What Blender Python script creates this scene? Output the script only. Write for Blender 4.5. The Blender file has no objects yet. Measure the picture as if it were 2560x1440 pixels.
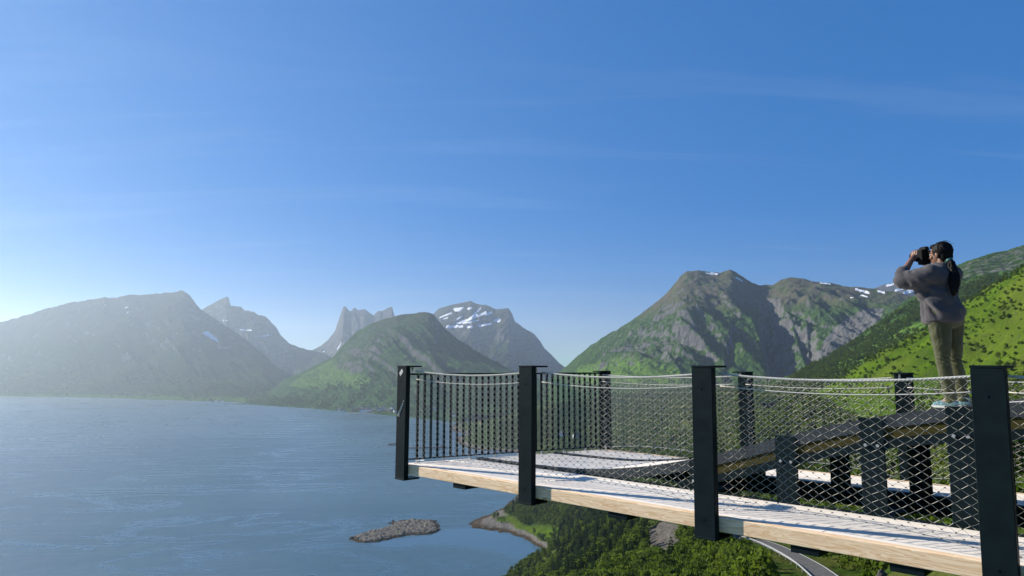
import bpy, math, random
import numpy as np
from mathutils import Vector, Matrix
from mathutils.bvhtree import BVHTree

random.seed(7); RNG = np.random.default_rng(7)
scene = bpy.context.scene
col = scene.collection

# ------------------------------------------------------------------ camera, sky, sun, exposure
EYE = 1.4                       # eye height over the deck (deck z = 0); the fjord lies at z = SEA
SEA = -200.0
FPX, CX, CY, HZ = 1750.0, 1280.0, 720.0, 915.0
PITCH = math.atan((HZ - CY) / FPX)
cam_d = bpy.data.cameras.new('camera'); cam = bpy.data.objects.new('camera', cam_d); col.objects.link(cam)
cam.location = (0, 0, EYE); cam.rotation_euler = (math.pi / 2 + PITCH, 0, 0)
cam_d.sensor_width = 36; cam_d.lens = 36 * FPX / 2560; cam_d.clip_start = 0.1; cam_d.clip_end = 40000
scene.camera = cam

SUN_AZ, SUN_EL = -61.7, 27.2    # degrees: azimuth from +Y (negative = left), elevation
az, el = math.radians(SUN_AZ), math.radians(SUN_EL)
SUN = Vector((math.sin(az) * math.cos(el), math.cos(az) * math.cos(el), math.sin(el)))
world = bpy.data.worlds.new('World'); scene.world = world; world.use_nodes = True
wn, wl = world.node_tree.nodes, world.node_tree.links
bg = wn['Background']
sky = wn.new('ShaderNodeTexSky'); sky.sky_type = 'NISHITA'; sky.sun_disc = False
sky.sun_elevation = el; sky.sun_rotation = az
sky.altitude = 200; sky.air_density = 0.75; sky.dust_density = 0.06; sky.ozone_density = 3.0
# one even tone curve over the whole sky, as the phone's picture shows it
shsv = wn.new('ShaderNodeSeparateColor'); shsv.mode = 'HSV'; wl.new(sky.outputs[0], shsv.inputs[0])
chsv = wn.new('ShaderNodeCombineColor'); chsv.mode = 'HSV'
def wm0(op, a, b):
    n = wn.new('ShaderNodeMath'); n.operation = op; wl.new(a, n.inputs[0]); n.inputs[1].default_value = b; return n.outputs[0]
wl.new(wm0('MINIMUM', wm0('ADD', wm0('MULTIPLY', shsv.outputs[1], 1.1), 0.20), 0.95), chsv.inputs[1]); wl.new(wm0('MULTIPLY', wm0('POWER', shsv.outputs[2], 0.42), 2.22), chsv.inputs[2])
wl.new(wm0('ADD', wm0('MULTIPLY', shsv.outputs[0], 0.4), 0.371), chsv.inputs[0])
hs = chsv
# thin cirrus, the same over the whole sky
tc = wn.new('ShaderNodeTexCoord'); sep = wn.new('ShaderNodeSeparateXYZ'); wl.new(tc.outputs['Generated'], sep.inputs[0])
def wmath(op, a, b=None, clamp=False):
    n = wn.new('ShaderNodeMath'); n.operation = op; n.use_clamp = clamp
    for i, v in enumerate((a, b)):
        if v is None: continue
        if isinstance(v, (int, float)): n.inputs[i].default_value = v
        else: wl.new(v, n.inputs[i])
    return n.outputs[0]
zz = wmath('MAXIMUM', wmath('ADD', sep.outputs[2], 0.10), 0.05)
comb = wn.new('ShaderNodeCombineXYZ')
wl.new(wmath('DIVIDE', sep.outputs[0], zz), comb.inputs[0]); wl.new(wmath('DIVIDE', sep.outputs[1], zz), comb.inputs[1])
mp = wn.new('ShaderNodeMapping'); mp.inputs['Rotation'].default_value = (0, 0, math.radians(-28)); mp.inputs['Scale'].default_value = (0.5, 3.2, 1)
wl.new(comb.outputs[0], mp.inputs[0])
nz = wn.new('ShaderNodeTexNoise'); nz.inputs['Scale'].default_value = 0.9; nz.inputs['Detail'].default_value = 7; nz.inputs['Roughness'].default_value = 0.55
nz.inputs['Distortion'].default_value = 0.6
wl.new(mp.outputs[0], nz.inputs['Vector'])
rmp = wn.new('ShaderNodeMapRange'); rmp.inputs[1].default_value = 0.53; rmp.inputs[2].default_value = 0.78; rmp.inputs[3].default_value = 0; rmp.inputs[4].default_value = 0.08
wl.new(nz.outputs[0], rmp.inputs[0])
cmix = wn.new('ShaderNodeMixRGB'); cmix.blend_type = 'SCREEN'
bright = wn.new('ShaderNodeMixRGB'); bright.blend_type = 'MIX'; bright.inputs[2].default_value = (5.6, 6.3, 7.2, 1)
wl.new(hs.outputs[0], bright.inputs[1]); wl.new(rmp.outputs[0], bright.inputs[0])
wl.new(bright.outputs[0], bg.inputs[0])
bg.inputs[1].default_value = 0.087
sun_d = bpy.data.lights.new('sun', 'SUN'); sun_d.energy = 5.0; sun_d.angle = math.radians(0.53); sun_d.color = (1.0, 0.93, 0.82)
sun = bpy.data.objects.new('sun', sun_d); col.objects.link(sun)
sun.rotation_euler = SUN.to_track_quat('Z', 'Y').to_euler(); sun.location = (-60, 40, 60)
vs = scene.view_settings
vs.view_transform = 'Standard'; vs.look = 'None'; vs.gamma = 1; vs.exposure = 0.75; vs.use_curve_mapping = False
scene.render.engine = 'CYCLES'
cy = scene.cycles
cy.use_denoising = True; cy.max_bounces = 6; cy.diffuse_bounces = 2; cy.glossy_bounces = 2; cy.transmission_bounces = 2
cy.transparent_max_bounces = 6; cy.volume_bounces = 0; cy.caustics_reflective = False; cy.caustics_refractive = False

# ------------------------------------------------------------------ helpers
def ray(px, py):
    x = (px - CX) / FPX; y = (CY - py) / FPX
    return np.array([x, math.cos(PITCH) - y * math.sin(PITCH), math.sin(PITCH) + y * math.cos(PITCH)])
def sight(px, py, Y):                       # survey: bearing and height read from the photograph, at forward distance Y
    r = ray(px, py); t = Y / r[1]
    return (r[0] * t, Y, EYE + r[2] * t)
def at_z(px, py, z):
    r = ray(px, py); t = (z - EYE) / r[2]
    return (r[0] * t, r[1] * t, z)
def project(P):
    P = np.asarray(P, float); v = P - np.array([0, 0, EYE])
    f = v[..., 1] * math.cos(PITCH) + v[..., 2] * math.sin(PITCH); u = -v[..., 1] * math.sin(PITCH) + v[..., 2] * math.cos(PITCH)
    f = np.where(np.abs(f) < 1e-3, 1e-3, f)
    return CX + FPX * v[..., 0] / f, CY - FPX * u / f, f

def tag(o, label=None, cat=None, group=None, kind=None):
    if label: o['label'] = label
    if cat: o['category'] = cat
    if group: o['group'] = group
    if kind: o['kind'] = kind
    return o
def empty(name, loc=(0, 0, 0), rz=0.0, **k):
    o = bpy.data.objects.new(name, None); col.objects.link(o); o.location = loc; o.rotation_euler = (0, 0, rz)
    o.empty_display_size = 0.3
    return tag(o, **k)
def link(name, me, parent=None):
    o = bpy.data.objects.new(name, me); col.objects.link(o)
    if parent: o.parent = parent
    return o
class MB:
    def __init__(s): s.v = []; s.f = []
    def add(s, verts, faces):
        b = len(s.v); s.v += [tuple(map(float, p)) for p in verts]; s.f += [tuple(i + b for i in f) for f in faces]; return s
    def box(s, x0, x1, y0, y1, z0, z1, M=None):
        V = [(x0, y0, z0), (x1, y0, z0), (x1, y1, z0), (x0, y1, z0), (x0, y0, z1), (x1, y0, z1), (x1, y1, z1), (x0, y1, z1)]
        if M is not None: V = [tuple(M @ Vector(p)) for p in V]
        if (x1 - x0) * (y1 - y0) * (z1 - z0) < 0: return s.add(V, [(0, 1, 2, 3), (7, 6, 5, 4), (4, 5, 1, 0), (5, 6, 2, 1), (6, 7, 3, 2), (7, 4, 0, 3)])
        return s.add(V, [(3, 2, 1, 0), (4, 5, 6, 7), (0, 1, 5, 4), (1, 2, 6, 5), (2, 3, 7, 6), (3, 0, 4, 7)])
    def tube(s, pts, r, n=6, cap=True):
        pts = [Vector(p) for p in pts]; rs = r if isinstance(r, (list, tuple)) else [r] * len(pts)
        V = []; prev = None
        for i, p in enumerate(pts):
            t = (pts[min(i + 1, len(pts) - 1)] - pts[max(i - 1, 0)]).normalized()
            a = t.orthogonal().normalized() if prev is None else (prev - t * prev.dot(t)).normalized()
            prev = a; b = t.cross(a)
            V += [tuple(p + (a * math.cos(k * 2 * math.pi / n) + b * math.sin(k * 2 * math.pi / n)) * rs[i]) for k in range(n)]
        F = [(i * n + k, i * n + (k + 1) % n, (i + 1) * n + (k + 1) % n, (i + 1) * n + k) for i in range(len(pts) - 1) for k in range(n)]
        if cap: F += [tuple(range(n))[::-1], tuple((len(pts) - 1) * n + k for k in range(n))]
        return s.add(V, F)
    def mesh(s, name, mat=None, smooth=False):
        me = bpy.data.meshes.new(name); me.from_pydata(s.v, [], s.f); me.update()
        if mat: me.materials.append(mat)
        if smooth: me.polygons.foreach_set('use_smooth', [True] * len(me.polygons))
        return me
    def build(s, name, mat=None, parent=None, smooth=False):
        return link(name, s.mesh(name, mat, smooth), parent)
def bevel(o, w=0.004, seg=2):
    m = o.modifiers.new('bevel', 'BEVEL'); m.width = w; m.segments = seg; m.limit_method = 'ANGLE'; return o

# numpy noise
_perm = RNG.permutation(256); _perm = np.concatenate([_perm, _perm]); _ang = RNG.uniform(0, 2 * np.pi, 256)
def perlin(x, y):
    xi = np.floor(x).astype(int); yi = np.floor(y).astype(int); xf = x - xi; yf = y - yi
    u = xf * xf * xf * (xf * (xf * 6 - 15) + 10); v = yf * yf * yf * (yf * (yf * 6 - 15) + 10)
    def g(ix, iy, dx, dy):
        a = _ang[_perm[(_perm[ix & 255] + iy) & 255]]; return np.cos(a) * dx + np.sin(a) * dy
    n00 = g(xi, yi, xf, yf); n10 = g(xi + 1, yi, xf - 1, yf); n01 = g(xi, yi + 1, xf, yf - 1); n11 = g(xi + 1, yi + 1, xf - 1, yf - 1)
    return 1.4 * ((n00 * (1 - u) + n10 * u) * (1 - v) + (n01 * (1 - u) + n11 * u) * v)
def fbm(x, y, o=5, g=0.5):
    s = np.zeros_like(x); a = 1.0
    for k in range(o): s += a * perlin(x + 17.3 * k, y - 9.1 * k); x = x * 2.03; y = y * 2.03; a *= g
    return s
def ridged(x, y, o=5, g=0.5):
    s = np.zeros_like(x); a = 1.0; t = 0
    for k in range(o): s += a * (1 - np.abs(perlin(x + 31.7 * k, y + 5.3 * k))) ** 2; t += a; x = x * 2.07; y = y * 2.07; a *= g
    return s / t
def sstep(a, b, x):
    t = np.clip((x - a) / (b - a), 0, 1); return t * t * (3 - 2 * t)
def in_poly(px, py, poly):
    r = np.zeros(px.shape, bool); n = len(poly)
    for i in range(n):
        x0, y0 = poly[i]; x1, y1 = poly[(i + 1) % n]
        c = ((y0 > py) != (y1 > py)) & (px < (x1 - x0) * (py - y0) / ((y1 - y0) if y1 != y0 else 1e-9) + x0); r ^= c
    return r

# ------------------------------------------------------------------ materials
class NT:
    def __init__(s, name):
        s.m = bpy.data.materials.new(name); s.m.use_nodes = True; s.n = s.m.node_tree.nodes; s.l = s.m.node_tree.links
        s.bsdf = s.n['Principled BSDF']; s.out = s.n['Material Output']
    def new(s, t, **k):
        n = s.n.new(t)
        for a, b in k.items(): setattr(n, a, b)
        return n
    def set(s, sock, v):
        if hasattr(v, 'links') or isinstance(v, bpy.types.NodeSocket): s.l.new(v, sock)
        else: sock.default_value = v
    def coord(s, out='Object', scale=(1, 1, 1), rot=(0, 0, 0)):
        t = s.new('ShaderNodeTexCoord'); m = s.new('ShaderNodeMapping'); s.l.new(t.outputs[out], m.inputs[0])
        m.inputs['Scale'].default_value = scale; m.inputs['Rotation'].default_value = rot; return m.outputs[0]
    def noise(s, vec, scale, detail=5, rough=0.55, dist=0.0, color=False):
        n = s.new('ShaderNodeTexNoise'); s.l.new(vec, n.inputs['Vector']); n.inputs['Scale'].default_value = scale
        n.inputs['Detail'].default_value = detail; n.inputs['Roughness'].default_value = rough; n.inputs['Distortion'].default_value = dist
        return n.outputs[1 if color else 0]
    def ramp(s, fac, a, b, lo=0.0, hi=1.0):
        n = s.new('ShaderNodeMapRange'); s.set(n.inputs[0], fac); n.inputs[1].default_value = a; n.inputs[2].default_value = b
        n.inputs[3].default_value = lo; n.inputs[4].default_value = hi; return n.outputs[0]
    def mix(s, f, a, b, mode='MIX'):
        n = s.new('ShaderNodeMixRGB', blend_type=mode); s.set(n.inputs[0], f)
        for i, v in ((1, a), (2, b)):
            if isinstance(v, tuple) and len(v) == 3: v = v + (1,)
            s.set(n.inputs[i], v)
        return n.outputs[0]
    def math(s, op, a, b=0.0, clamp=False):
        n = s.new('ShaderNodeMath', operation=op, use_clamp=clamp); s.set(n.inputs[0], a); s.set(n.inputs[1], b); return n.outputs[0]
    def attr(s, name):
        n = s.new('ShaderNodeAttribute', attribute_name=name); return n.outputs['Fac']
    def bump(s, h, strength=0.3, dist=0.01):
        n = s.new('ShaderNodeBump'); s.set(n.inputs['Height'], h); n.inputs['Strength'].default_value = strength; n.inputs['Distance'].default_value = dist
        s.l.new(n.outputs[0], s.bsdf.inputs['Normal']); return n
    def fin(s, colr, rough=0.8, metal=0.0, spec=0.3):
        if isinstance(colr, tuple) and len(colr) == 3: colr = colr + (1,)
        s.set(s.bsdf.inputs['Base Color'], colr); s.set(s.bsdf.inputs['Roughness'], rough); s.bsdf.inputs['Metallic'].default_value = metal
        s.bsdf.inputs['Specular IOR Level'].default_value = spec; return s.m

def mat_plain(name, c, rough=0.7, metal=0.0, spec=0.3, var=0.12, scale=20.0):
    t = NT(name); v = t.coord(); n = t.noise(v, scale, 4)
    c2 = tuple(x * (1 - var * 2) for x in c); c1 = tuple(min(1, x * (1 + var)) for x in c)
    t.bump(n, 0.15, 0.004)
    return t.fin(t.mix(t.ramp(n, 0.3, 0.7), c2, c1), rough, metal, spec)

def mat_steel(name, c=(0.006, 0.012, 0.014), rough=0.5):
    t = NT(name); v = t.coord(); n = t.noise(v, 6, 6); n2 = t.noise(v, 180, 3)
    k = t.mix(t.ramp(n, 0.35, 0.75), c, tuple(x * 1.5 for x in c)); k = t.mix(t.ramp(t.noise(v, 38, 5, 0.7), 0.70, 0.76), k, (0.03, 0.035, 0.035))
    t.bump(n2, 0.12, 0.002)
    return t.fin(k, t.ramp(n, 0.3, 0.7, rough - 0.08, rough + 0.12), 0.0, 0.06)

def mat_wood(name, light, dark, weather=0.0, knots=True):
    t = NT(name); oi = t.new('ShaderNodeObjectInfo')
    tcn = t.new('ShaderNodeTexCoord'); off = t.new('ShaderNodeVectorMath', operation='ADD'); t.l.new(tcn.outputs['Object'], off.inputs[0])
    sc = t.new('ShaderNodeVectorMath', operation='SCALE'); sc.inputs[0].default_value = (37.0, 11.0, 5.0); t.l.new(oi.outputs['Random'], sc.inputs[3]); t.l.new(sc.outputs[0], off.inputs[1])
    base = off.outputs[0]
    m1 = t.new('ShaderNodeMapping'); t.l.new(base, m1.inputs[0]); m1.inputs['Scale'].default_value = (0.55, 7, 7)
    g = t.noise(m1.outputs[0], 2.2, 4, 0.5, 1.4)
    w = t.math('FRACT', t.math('MULTIPLY', g, 6.0)); w = t.ramp(w, 0.0, 1.0)
    m2 = t.new('ShaderNodeMapping'); t.l.new(base, m2.inputs[0]); m2.inputs['Scale'].default_value = (2, 90, 90)
    fine = t.noise(m2.outputs[0], 2.0, 4, 0.6)
    c = t.mix(t.math('MULTIPLY', t.math('POWER', w, 2.0), 1.0), light, dark); c = t.mix(t.ramp(fine, 0.35, 0.7, 0, 0.35), c, dark)
    if knots:
        m3 = t.new('ShaderNodeMapping'); t.l.new(base, m3.inputs[0]); m3.inputs['Scale'].default_value = (1.9, 5.5, 5.5)
        vo = t.new('ShaderNodeTexVoronoi'); vo.inputs['Scale'].default_value = 1.0; t.l.new(m3.outputs[0], vo.inputs['Vector'])
        c = t.mix(t.ramp(vo.outputs['Distance'], 0.05, 0.11, 0.7, 0), c, (0.16, 0.075, 0.03))
    if weather:
        c = t.mix(weather, c, (0.83, 0.77, 0.68)); c = t.mix(t.ramp(t.noise(base, 1.7, 4), 0.45, 0.75, 0, 0.35), c, (0.62, 0.55, 0.48))
    val = t.new('ShaderNodeHueSaturation'); t.l.new(c, val.inputs['Color']); t.l.new(t.ramp(oi.outputs['Random'], 0, 1, 0.90, 1.08), val.inputs['Value'])
    t.bump(fine, 0.18, 0.003)
    return t.fin(val.outputs[0], 0.75, 0, 0.2)

M_STEEL = mat_steel('painted_steel')
M_STEEL2 = mat_steel('painted_steel_curb', (0.040, 0.046, 0.050), 0.55)
M_GALV = mat_plain('galvanised_steel', (0.42, 0.43, 0.42), 0.4, 0.3, 0.5, 0.1, 60)
M_WIRE = mat_plain('net_wire', (0.62, 0.58, 0.47), 0.45, 0.0, 0.5, 0.08, 80)
M_CLAMP = mat_plain('dull_ferrule', (0.12, 0.12, 0.12), 0.5, 0.5)
M_ROPE = mat_plain('white_rope', (0.62, 0.60, 0.54), 0.85, 0, 0.2, 0.15, 120)
M_EDGE = mat_wood('pine_edge', (0.88, 0.70, 0.49), (0.62, 0.39, 0.20))
M_PLANK = mat_wood('weathered_plank', (0.88, 0.80, 0.69), (0.76, 0.67, 0.55), 0.45, False)
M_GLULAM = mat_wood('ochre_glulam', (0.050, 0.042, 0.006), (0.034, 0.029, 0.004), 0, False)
M_WHITE = mat_plain('white_sticker', (0.62, 0.62, 0.58), 0.5)

# ------------------------------------------------------------------ water
def mat_water():
    t = NT('fjord_water'); v = t.coord()
    m = t.new('ShaderNodeMapping'); t.l.new(v, m.inputs[0]); m.inputs['Rotation'].default_value = (0, 0, math.radians(20)); m.inputs['Scale'].default_value = (0.55, 1.25, 1)
    wv = t.noise(m.outputs[0], 0.085, 5, 0.62, 0.3)
    wv2 = t.noise(m.outputs[0], 0.019, 4, 0.5)
    slick = t.noise(t.coord(scale=(0.35, 1.5, 1), rot=(0, 0, math.radians(-14))), 0.0042, 6, 0.58, 1.6)
    band = t.ramp(t.math('ABSOLUTE', t.math('SUBTRACT', slick, 0.5)), 0.0, 0.030, 1, 0)
    sl2 = t.noise(t.coord(scale=(0.25, 1.9, 1), rot=(0, 0, math.radians(12))), 0.0075, 6, 0.6, 1.0)
    band = t.math('MAXIMUM', band, t.ramp(sl2, 0.62, 0.74, 0, 0.8))
    big = t.ramp(t.noise(v, 0.0016, 4, 0.5, 0.8), 0.42, 0.62)
    calm = t.math('MAXIMUM', t.math('MULTIPLY', band, 0.7), t.math('MULTIPLY', t.attr('calm'), 1.0), True)
    h = t.math('ADD', t.math('MULTIPLY', wv, 0.6), t.math('MULTIPLY', wv2, 1.6))
    b = t.new('ShaderNodeBump'); t.l.new(h, b.inputs['Height']); b.inputs['Distance'].default_value = 2.6
    t.set(b.inputs['Strength'], t.ramp(calm, 0, 1, 0.42, 0.0)); t.l.new(b.outputs[0], t.bsdf.inputs['Normal'])
    colr = t.mix(big, (0.050, 0.105, 0.14), (0.066, 0.128, 0.165))
    t.fin(colr, t.ramp(calm, 0, 1, 0.38, 0.10), 0, 0.5); t.bsdf.inputs['IOR'].default_value = 1.333
    return t.m
def grid_mesh(name, X, Y, Z, mat, attrs=None, smooth=True):
    nu, nv = X.shape
    V = np.stack([X, Y, Z], -1).reshape(-1, 3)
    i = np.arange(nu * nv).reshape(nu, nv)
    F = np.stack([i[:-1, :-1], i[1:, :-1], i[1:, 1:], i[:-1, 1:]], -1).reshape(-1, 4)
    me = bpy.data.meshes.new(name)
    me.vertices.add(len(V)); me.vertices.foreach_set('co', V.ravel())
    me.loops.add(F.size); me.loops.foreach_set('vertex_index', F.ravel())
    me.polygons.add(len(F)); me.polygons.foreach_set('loop_start', np.arange(0, F.size, 4)); 
    me.update(calc_edges=True)
    me.polygons.foreach_set('use_smooth', np.full(len(F), smooth))
    me.materials.append(mat)
    for k, a in (attrs or {}).items():
        at = me.attributes.new(k, 'FLOAT', 'POINT'); at.data.foreach_set('value', np.asarray(a, np.float32).ravel())
    return me
def normals_up(me):
    import bmesh
    bm = bmesh.new(); bm.from_mesh(me)
    if sum(f.normal.z for f in bm.faces) < 0: bmesh.ops.reverse_faces(bm, faces=bm.faces)
    bm.to_mesh(me); bm.free()

gx = np.concatenate([np.linspace(-12800, -700, 40), np.linspace(-680, 500, 160), np.linspace(540, 12800, 40)])
gy = np.concatenate([np.linspace(-2400, 250, 12), np.linspace(270, 1300, 150), np.linspace(1350, 12400, 60)])
GX, GY = np.meshgrid(gx, gy, indexing='ij')
# calm lee water inside the bay between the skerry and the spit
BAY = [at_z(*q, SEA)[:2] for q in [(930, 1352), (1000, 1346), (1060, 1335), (1110, 1322), (1200, 1318), (1300, 1340), (1370, 1385), (1372, 1430), (1330, 1440), (1315, 1412), (1260, 1385), (1180, 1368), (1080, 1362), (980, 1372), (900, 1358)]]
LEE = [at_z(*q, SEA)[:2] for q in [(560, 1120), (660, 1118), (780, 1130), (860, 1138), (900, 1150), (760, 1146), (640, 1140)]]
calm = np.zeros(GX.shape)
calm[in_poly(GX, GY, BAY)] = 1.0
for _ in range(2):
    c2 = calm.copy(); c2[1:-1, 1:-1] = (calm[:-2, 1:-1] + calm[2:, 1:-1] + calm[1:-1, :-2] + calm[1:-1, 2:] + 2 * calm[1:-1, 1:-1]) / 6; calm = c2
wme = grid_mesh('water', GX, GY, np.full(GX.shape, SEA), mat_water(), {'calm': calm}); normals_up(wme)
tag(link('water', wme), 'wide blue fjord water with pale wind streaks', 'water', kind='structure')

# ------------------------------------------------------------------ mountains
def mat_mountain(name, grass=(0.045, 0.085, 0.02), wood=(0.022, 0.045, 0.014), heath=(0.085, 0.078, 0.05), rock=(0.20, 0.19, 0.185), bright=(0.10, 0.19, 0.025), s=1.0):
    t = NT(name); v = t.coord()
    n1 = t.noise(v, 0.006 * s, 6, 0.6); n2 = t.noise(v, 0.045 * s, 6, 0.68); n3 = t.noise(v, 0.02 * s, 5, 0.6)
    veg = t.mix(t.ramp(n2, 0.38, 0.62), wood, grass)
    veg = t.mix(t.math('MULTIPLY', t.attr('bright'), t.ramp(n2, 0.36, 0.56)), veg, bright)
    veg = t.mix(t.math('MULTIPLY', t.attr('heath'), t.ramp(n3, 0.3, 0.55)), veg, heath)
    rk = t.mix(t.ramp(t.noise(t.coord(scale=(1, 1, 0.35)), 0.03 * s, 7, 0.7, 0.6), 0.3, 0.72), tuple(x * 0.45 for x in rock), tuple(x * 1.25 for x in rock))
    rf = t.ramp(t.math('ADD', t.attr('rock'), t.math('MULTIPLY', t.math('SUBTRACT', n2, 0.5), 1.5)), 0.42, 0.6)
    c = t.mix(rf, veg, rk)
    sf = t.ramp(t.math('ADD', t.attr('snow'), t.math('MULTIPLY', t.math('SUBTRACT', n2, 0.5), 1.5)), 0.44, 0.52)
    c = t.mix(sf, c, (0.80, 0.82, 0.86))
    t.bump(t.math('ADD', n2, t.math('MULTIPLY', n3, 1.5)), 0.75, 14.0 / s)
    return t.fin(c, 1.0, 0, 0.0)

def interp_poly(pts, u):
    pts = np.array(pts, float); d = np.linspace(0, 1, len(pts))
    x = pts[:, 0]; d = (x - x[0]) / (x[-1] - x[0])
    return np.stack([np.interp(u, d, pts[:, k]) for k in range(pts.shape[1])], -1)

TERR = []     # (name, bvh)
def mountain(name, label, ridge, base, mat, nu=260, nt=130, back=900.0, drop=0.9, prof=1.25, amp=40.0, gs=260.0, gamp=60.0, skew=0.0, ridge_noise=9.0, snow=(), rock_poly=(), bright_poly=(), heath_z=(1e6, 2e6), rock_slope=(0.75, 1.1), seed=0.0, carve=None, shelf=0.0, canopy=0.0):
    R = interp_poly([(p[0],) + sight(*p) for p in ridge], np.linspace(0, 1, nu))[:, 1:]
    B = interp_poly([(b[0],) + (at_z(b[0], b[1], SEA - 1.5) if b[2] is None else sight(*b)) for b in base], np.linspace(0, 1, nu))[:, 1:]
    nb = 26
    t = np.concatenate([np.linspace(0, 1, nt), 1 + np.linspace(0, 1, nb + 1)[1:]])[None, :]
    tf = np.clip(t, 0, 1); tb = np.clip(t - 1, 0, 1)
    u = np.linspace(0, 1, nu)[:, None]
    P = B[:, None, :2] * (1 - tf[..., None]) + R[:, None, :2] * tf[..., None]
    away = R[:, :2] / np.linalg.norm(R[:, :2], axis=1, keepdims=True)
    P = P + away[:, None, :] * (tb * back)[..., None]
    w = np.clip((tf - shelf) / (1 - shelf), 0, 1)
    pr = w ** prof * 0.985 + tf * 0.015
    z = B[:, None, 2] * (1 - pr) + R[:, None, 2] * pr
    relief = (R[:, 2] - B[:, 2])[:, None]
    z = z - tb * relief * drop
    X, Y = P[..., 0], P[..., 1]
    along = np.concatenate([[0], np.cumsum(np.linalg.norm(np.diff(R[:, :2], axis=0), axis=1))])[:, None] + 0 * tf
    span = np.linalg.norm(R[:, :2] - B[:, :2], axis=1)[:, None] + 0 * tf
    env = np.sin(np.pi * np.clip(w, 0, 1)) ** 0.75 * (t <= 1) + 0.25 * np.minimum(1, 4 * tb)
    gx_ = along / gs + skew * tf * span / gs + seed
    gl = ridged(gx_, tf * span / (gs * 3.2) + seed, 5, 0.55) - 0.55
    z = z + env * (gamp * gl * np.clip(relief / 400, 0.15, 1.2) + amp * fbm(X / (gs * 2.2) + seed, Y / (gs * 2.2), 5, 0.52) * np.clip(relief / 400, 0.15, 1.2))
    z = z + ridge_noise * fbm(X / 90 + seed, Y / 90, 4, 0.6) * np.clip(w * 1.2, 0.0, 1) * np.where(t > 1, 1, 1)
    if carve is not None: z = z + carve(along, tf, span, X, Y, z) * (t <= 1)
    if canopy: z = z + canopy * (np.abs(fbm(X / 26 + seed, Y / 26, 3, 0.7)) + 0.6 * fbm(X / 11, Y / 11 + seed, 2)) * (1 - sstep(heath_z[0] - 60, heath_z[1], z)) * sstep(0.03, 0.1, tf)
    z = np.maximum(z, SEA - 4)
    px, py, _ = project(np.stack([X, Y, z], -1))
    # attributes
    dzt = np.gradient(z, axis=1); dl = np.hypot(np.gradient(X, axis=1), np.gradient(Y, axis=1)) + 1e-6
    slope = np.abs(dzt / dl)
    au = np.hypot(np.gradient(X, axis=0), np.gradient(Y, axis=0)) + 1e-6
    slope = np.hypot(slope, np.gradient(z, axis=0) / au * 0.8)
    rock = sstep(rock_slope[0], rock_slope[1], slope) * 0.8
    for poly, val in rock_poly: rock = np.where(in_poly(px, py, poly), np.maximum(rock, val), rock)
    sn = np.zeros_like(z)
    for poly in snow: sn[in_poly(px, py, poly)] = 1
    for _ in range(1): sn[1:-1, 1:-1] = (sn[:-2, 1:-1] + sn[2:, 1:-1] + sn[1:-1, :-2] + sn[1:-1, 2:] + 2 * sn[1:-1, 1:-1]) / 6
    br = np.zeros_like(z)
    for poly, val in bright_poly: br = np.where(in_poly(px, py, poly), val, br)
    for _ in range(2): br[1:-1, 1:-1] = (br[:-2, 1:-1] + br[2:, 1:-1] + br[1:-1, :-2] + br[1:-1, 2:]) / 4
    hth = sstep(heath_z[0], heath_z[1], z)
    me = grid_mesh(name, X, Y, z, mat, {'rock': rock, 'snow': sn, 'bright': br, 'heath': hth}); normals_up(me)
    o = tag(link(name, me), label, 'mountain', kind='structure')
    V = np.stack([X, Y, z], -1).reshape(-1, 3); i = np.arange(V.shape[0]).reshape(X.shape)
    F = np.stack([i[:-1, :-1], i[1:, :-1], i[1:, 1:], i[:-1, 1:]], -1).reshape(-1, 4)
    TERR.append(BVHTree.FromPolygons(V.tolist(), F.tolist()))
    return o, (X, Y, z)
def strip(pts, w):                      # a thin snow tongue as a polygon
    a = [(x, y - w / 2) for x, y in pts]; b = [(x, y + w / 2) for x, y in pts][::-1]; return a + b

M_FAR = mat_mountain('far_mountain', (0.040, 0.062, 0.026), (0.028, 0.044, 0.020), (0.065, 0.060, 0.046), (0.12, 0.118, 0.118), s=0.7)
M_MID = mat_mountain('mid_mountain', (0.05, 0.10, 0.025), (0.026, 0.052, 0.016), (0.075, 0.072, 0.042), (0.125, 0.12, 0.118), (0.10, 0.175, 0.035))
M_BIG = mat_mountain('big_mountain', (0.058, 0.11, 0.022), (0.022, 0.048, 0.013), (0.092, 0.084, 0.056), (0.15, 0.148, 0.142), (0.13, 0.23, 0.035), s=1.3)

_, FARL = mountain('mountain_far_left', 'long hazy mountain with a rounded ridge across the fjord on the left', 
    [(-420, 905, 6270), (-250, 870, 6270), (-120, 835, 6175), (0, 806, 6080), (50, 793, 6080), (100, 776, 6032), (150, 762, 5985), (200, 752, 5985), (262, 744, 5937), (272, 746, 5937), (320, 738, 5890), (385, 736, 5890), (430, 730, 5842), (458, 726, 5795), (475, 738, 5747), (492, 762, 5700), (505, 776, 5652), (560, 812, 5605), (620, 852, 5510), (665, 892, 5415), (700, 925, 5320), (730, 938, 5225), (760, 960, 5130)],
    [(-420, 985, None), (0, 993, None), (150, 995, None), (300, 999, None), (450, 1005, None), (600, 1010, None), (700, 1017, None), (760, 1021, None)],
    M_FAR, 300, 130, 1500, 0.8, 1.5, 60, 520, 90, 0.6, 9,
    snow=[[(312, 770), (323, 765), (325, 768), (313, 772)], [(313, 781), (324, 777), (326, 780), (315, 784)], strip([(252, 765), (270, 763)], 2.2), strip([(125, 772), (140, 770)], 2), [(503, 832), (520, 828), (548, 852), (546, 856), (515, 840)]],
    heath_z=(120, 320), seed=3.1, shelf=0.08,
    bright_poly=[([(0, 984), (760, 995), (760, 1030), (0, 1005)], 0.7)])
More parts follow.
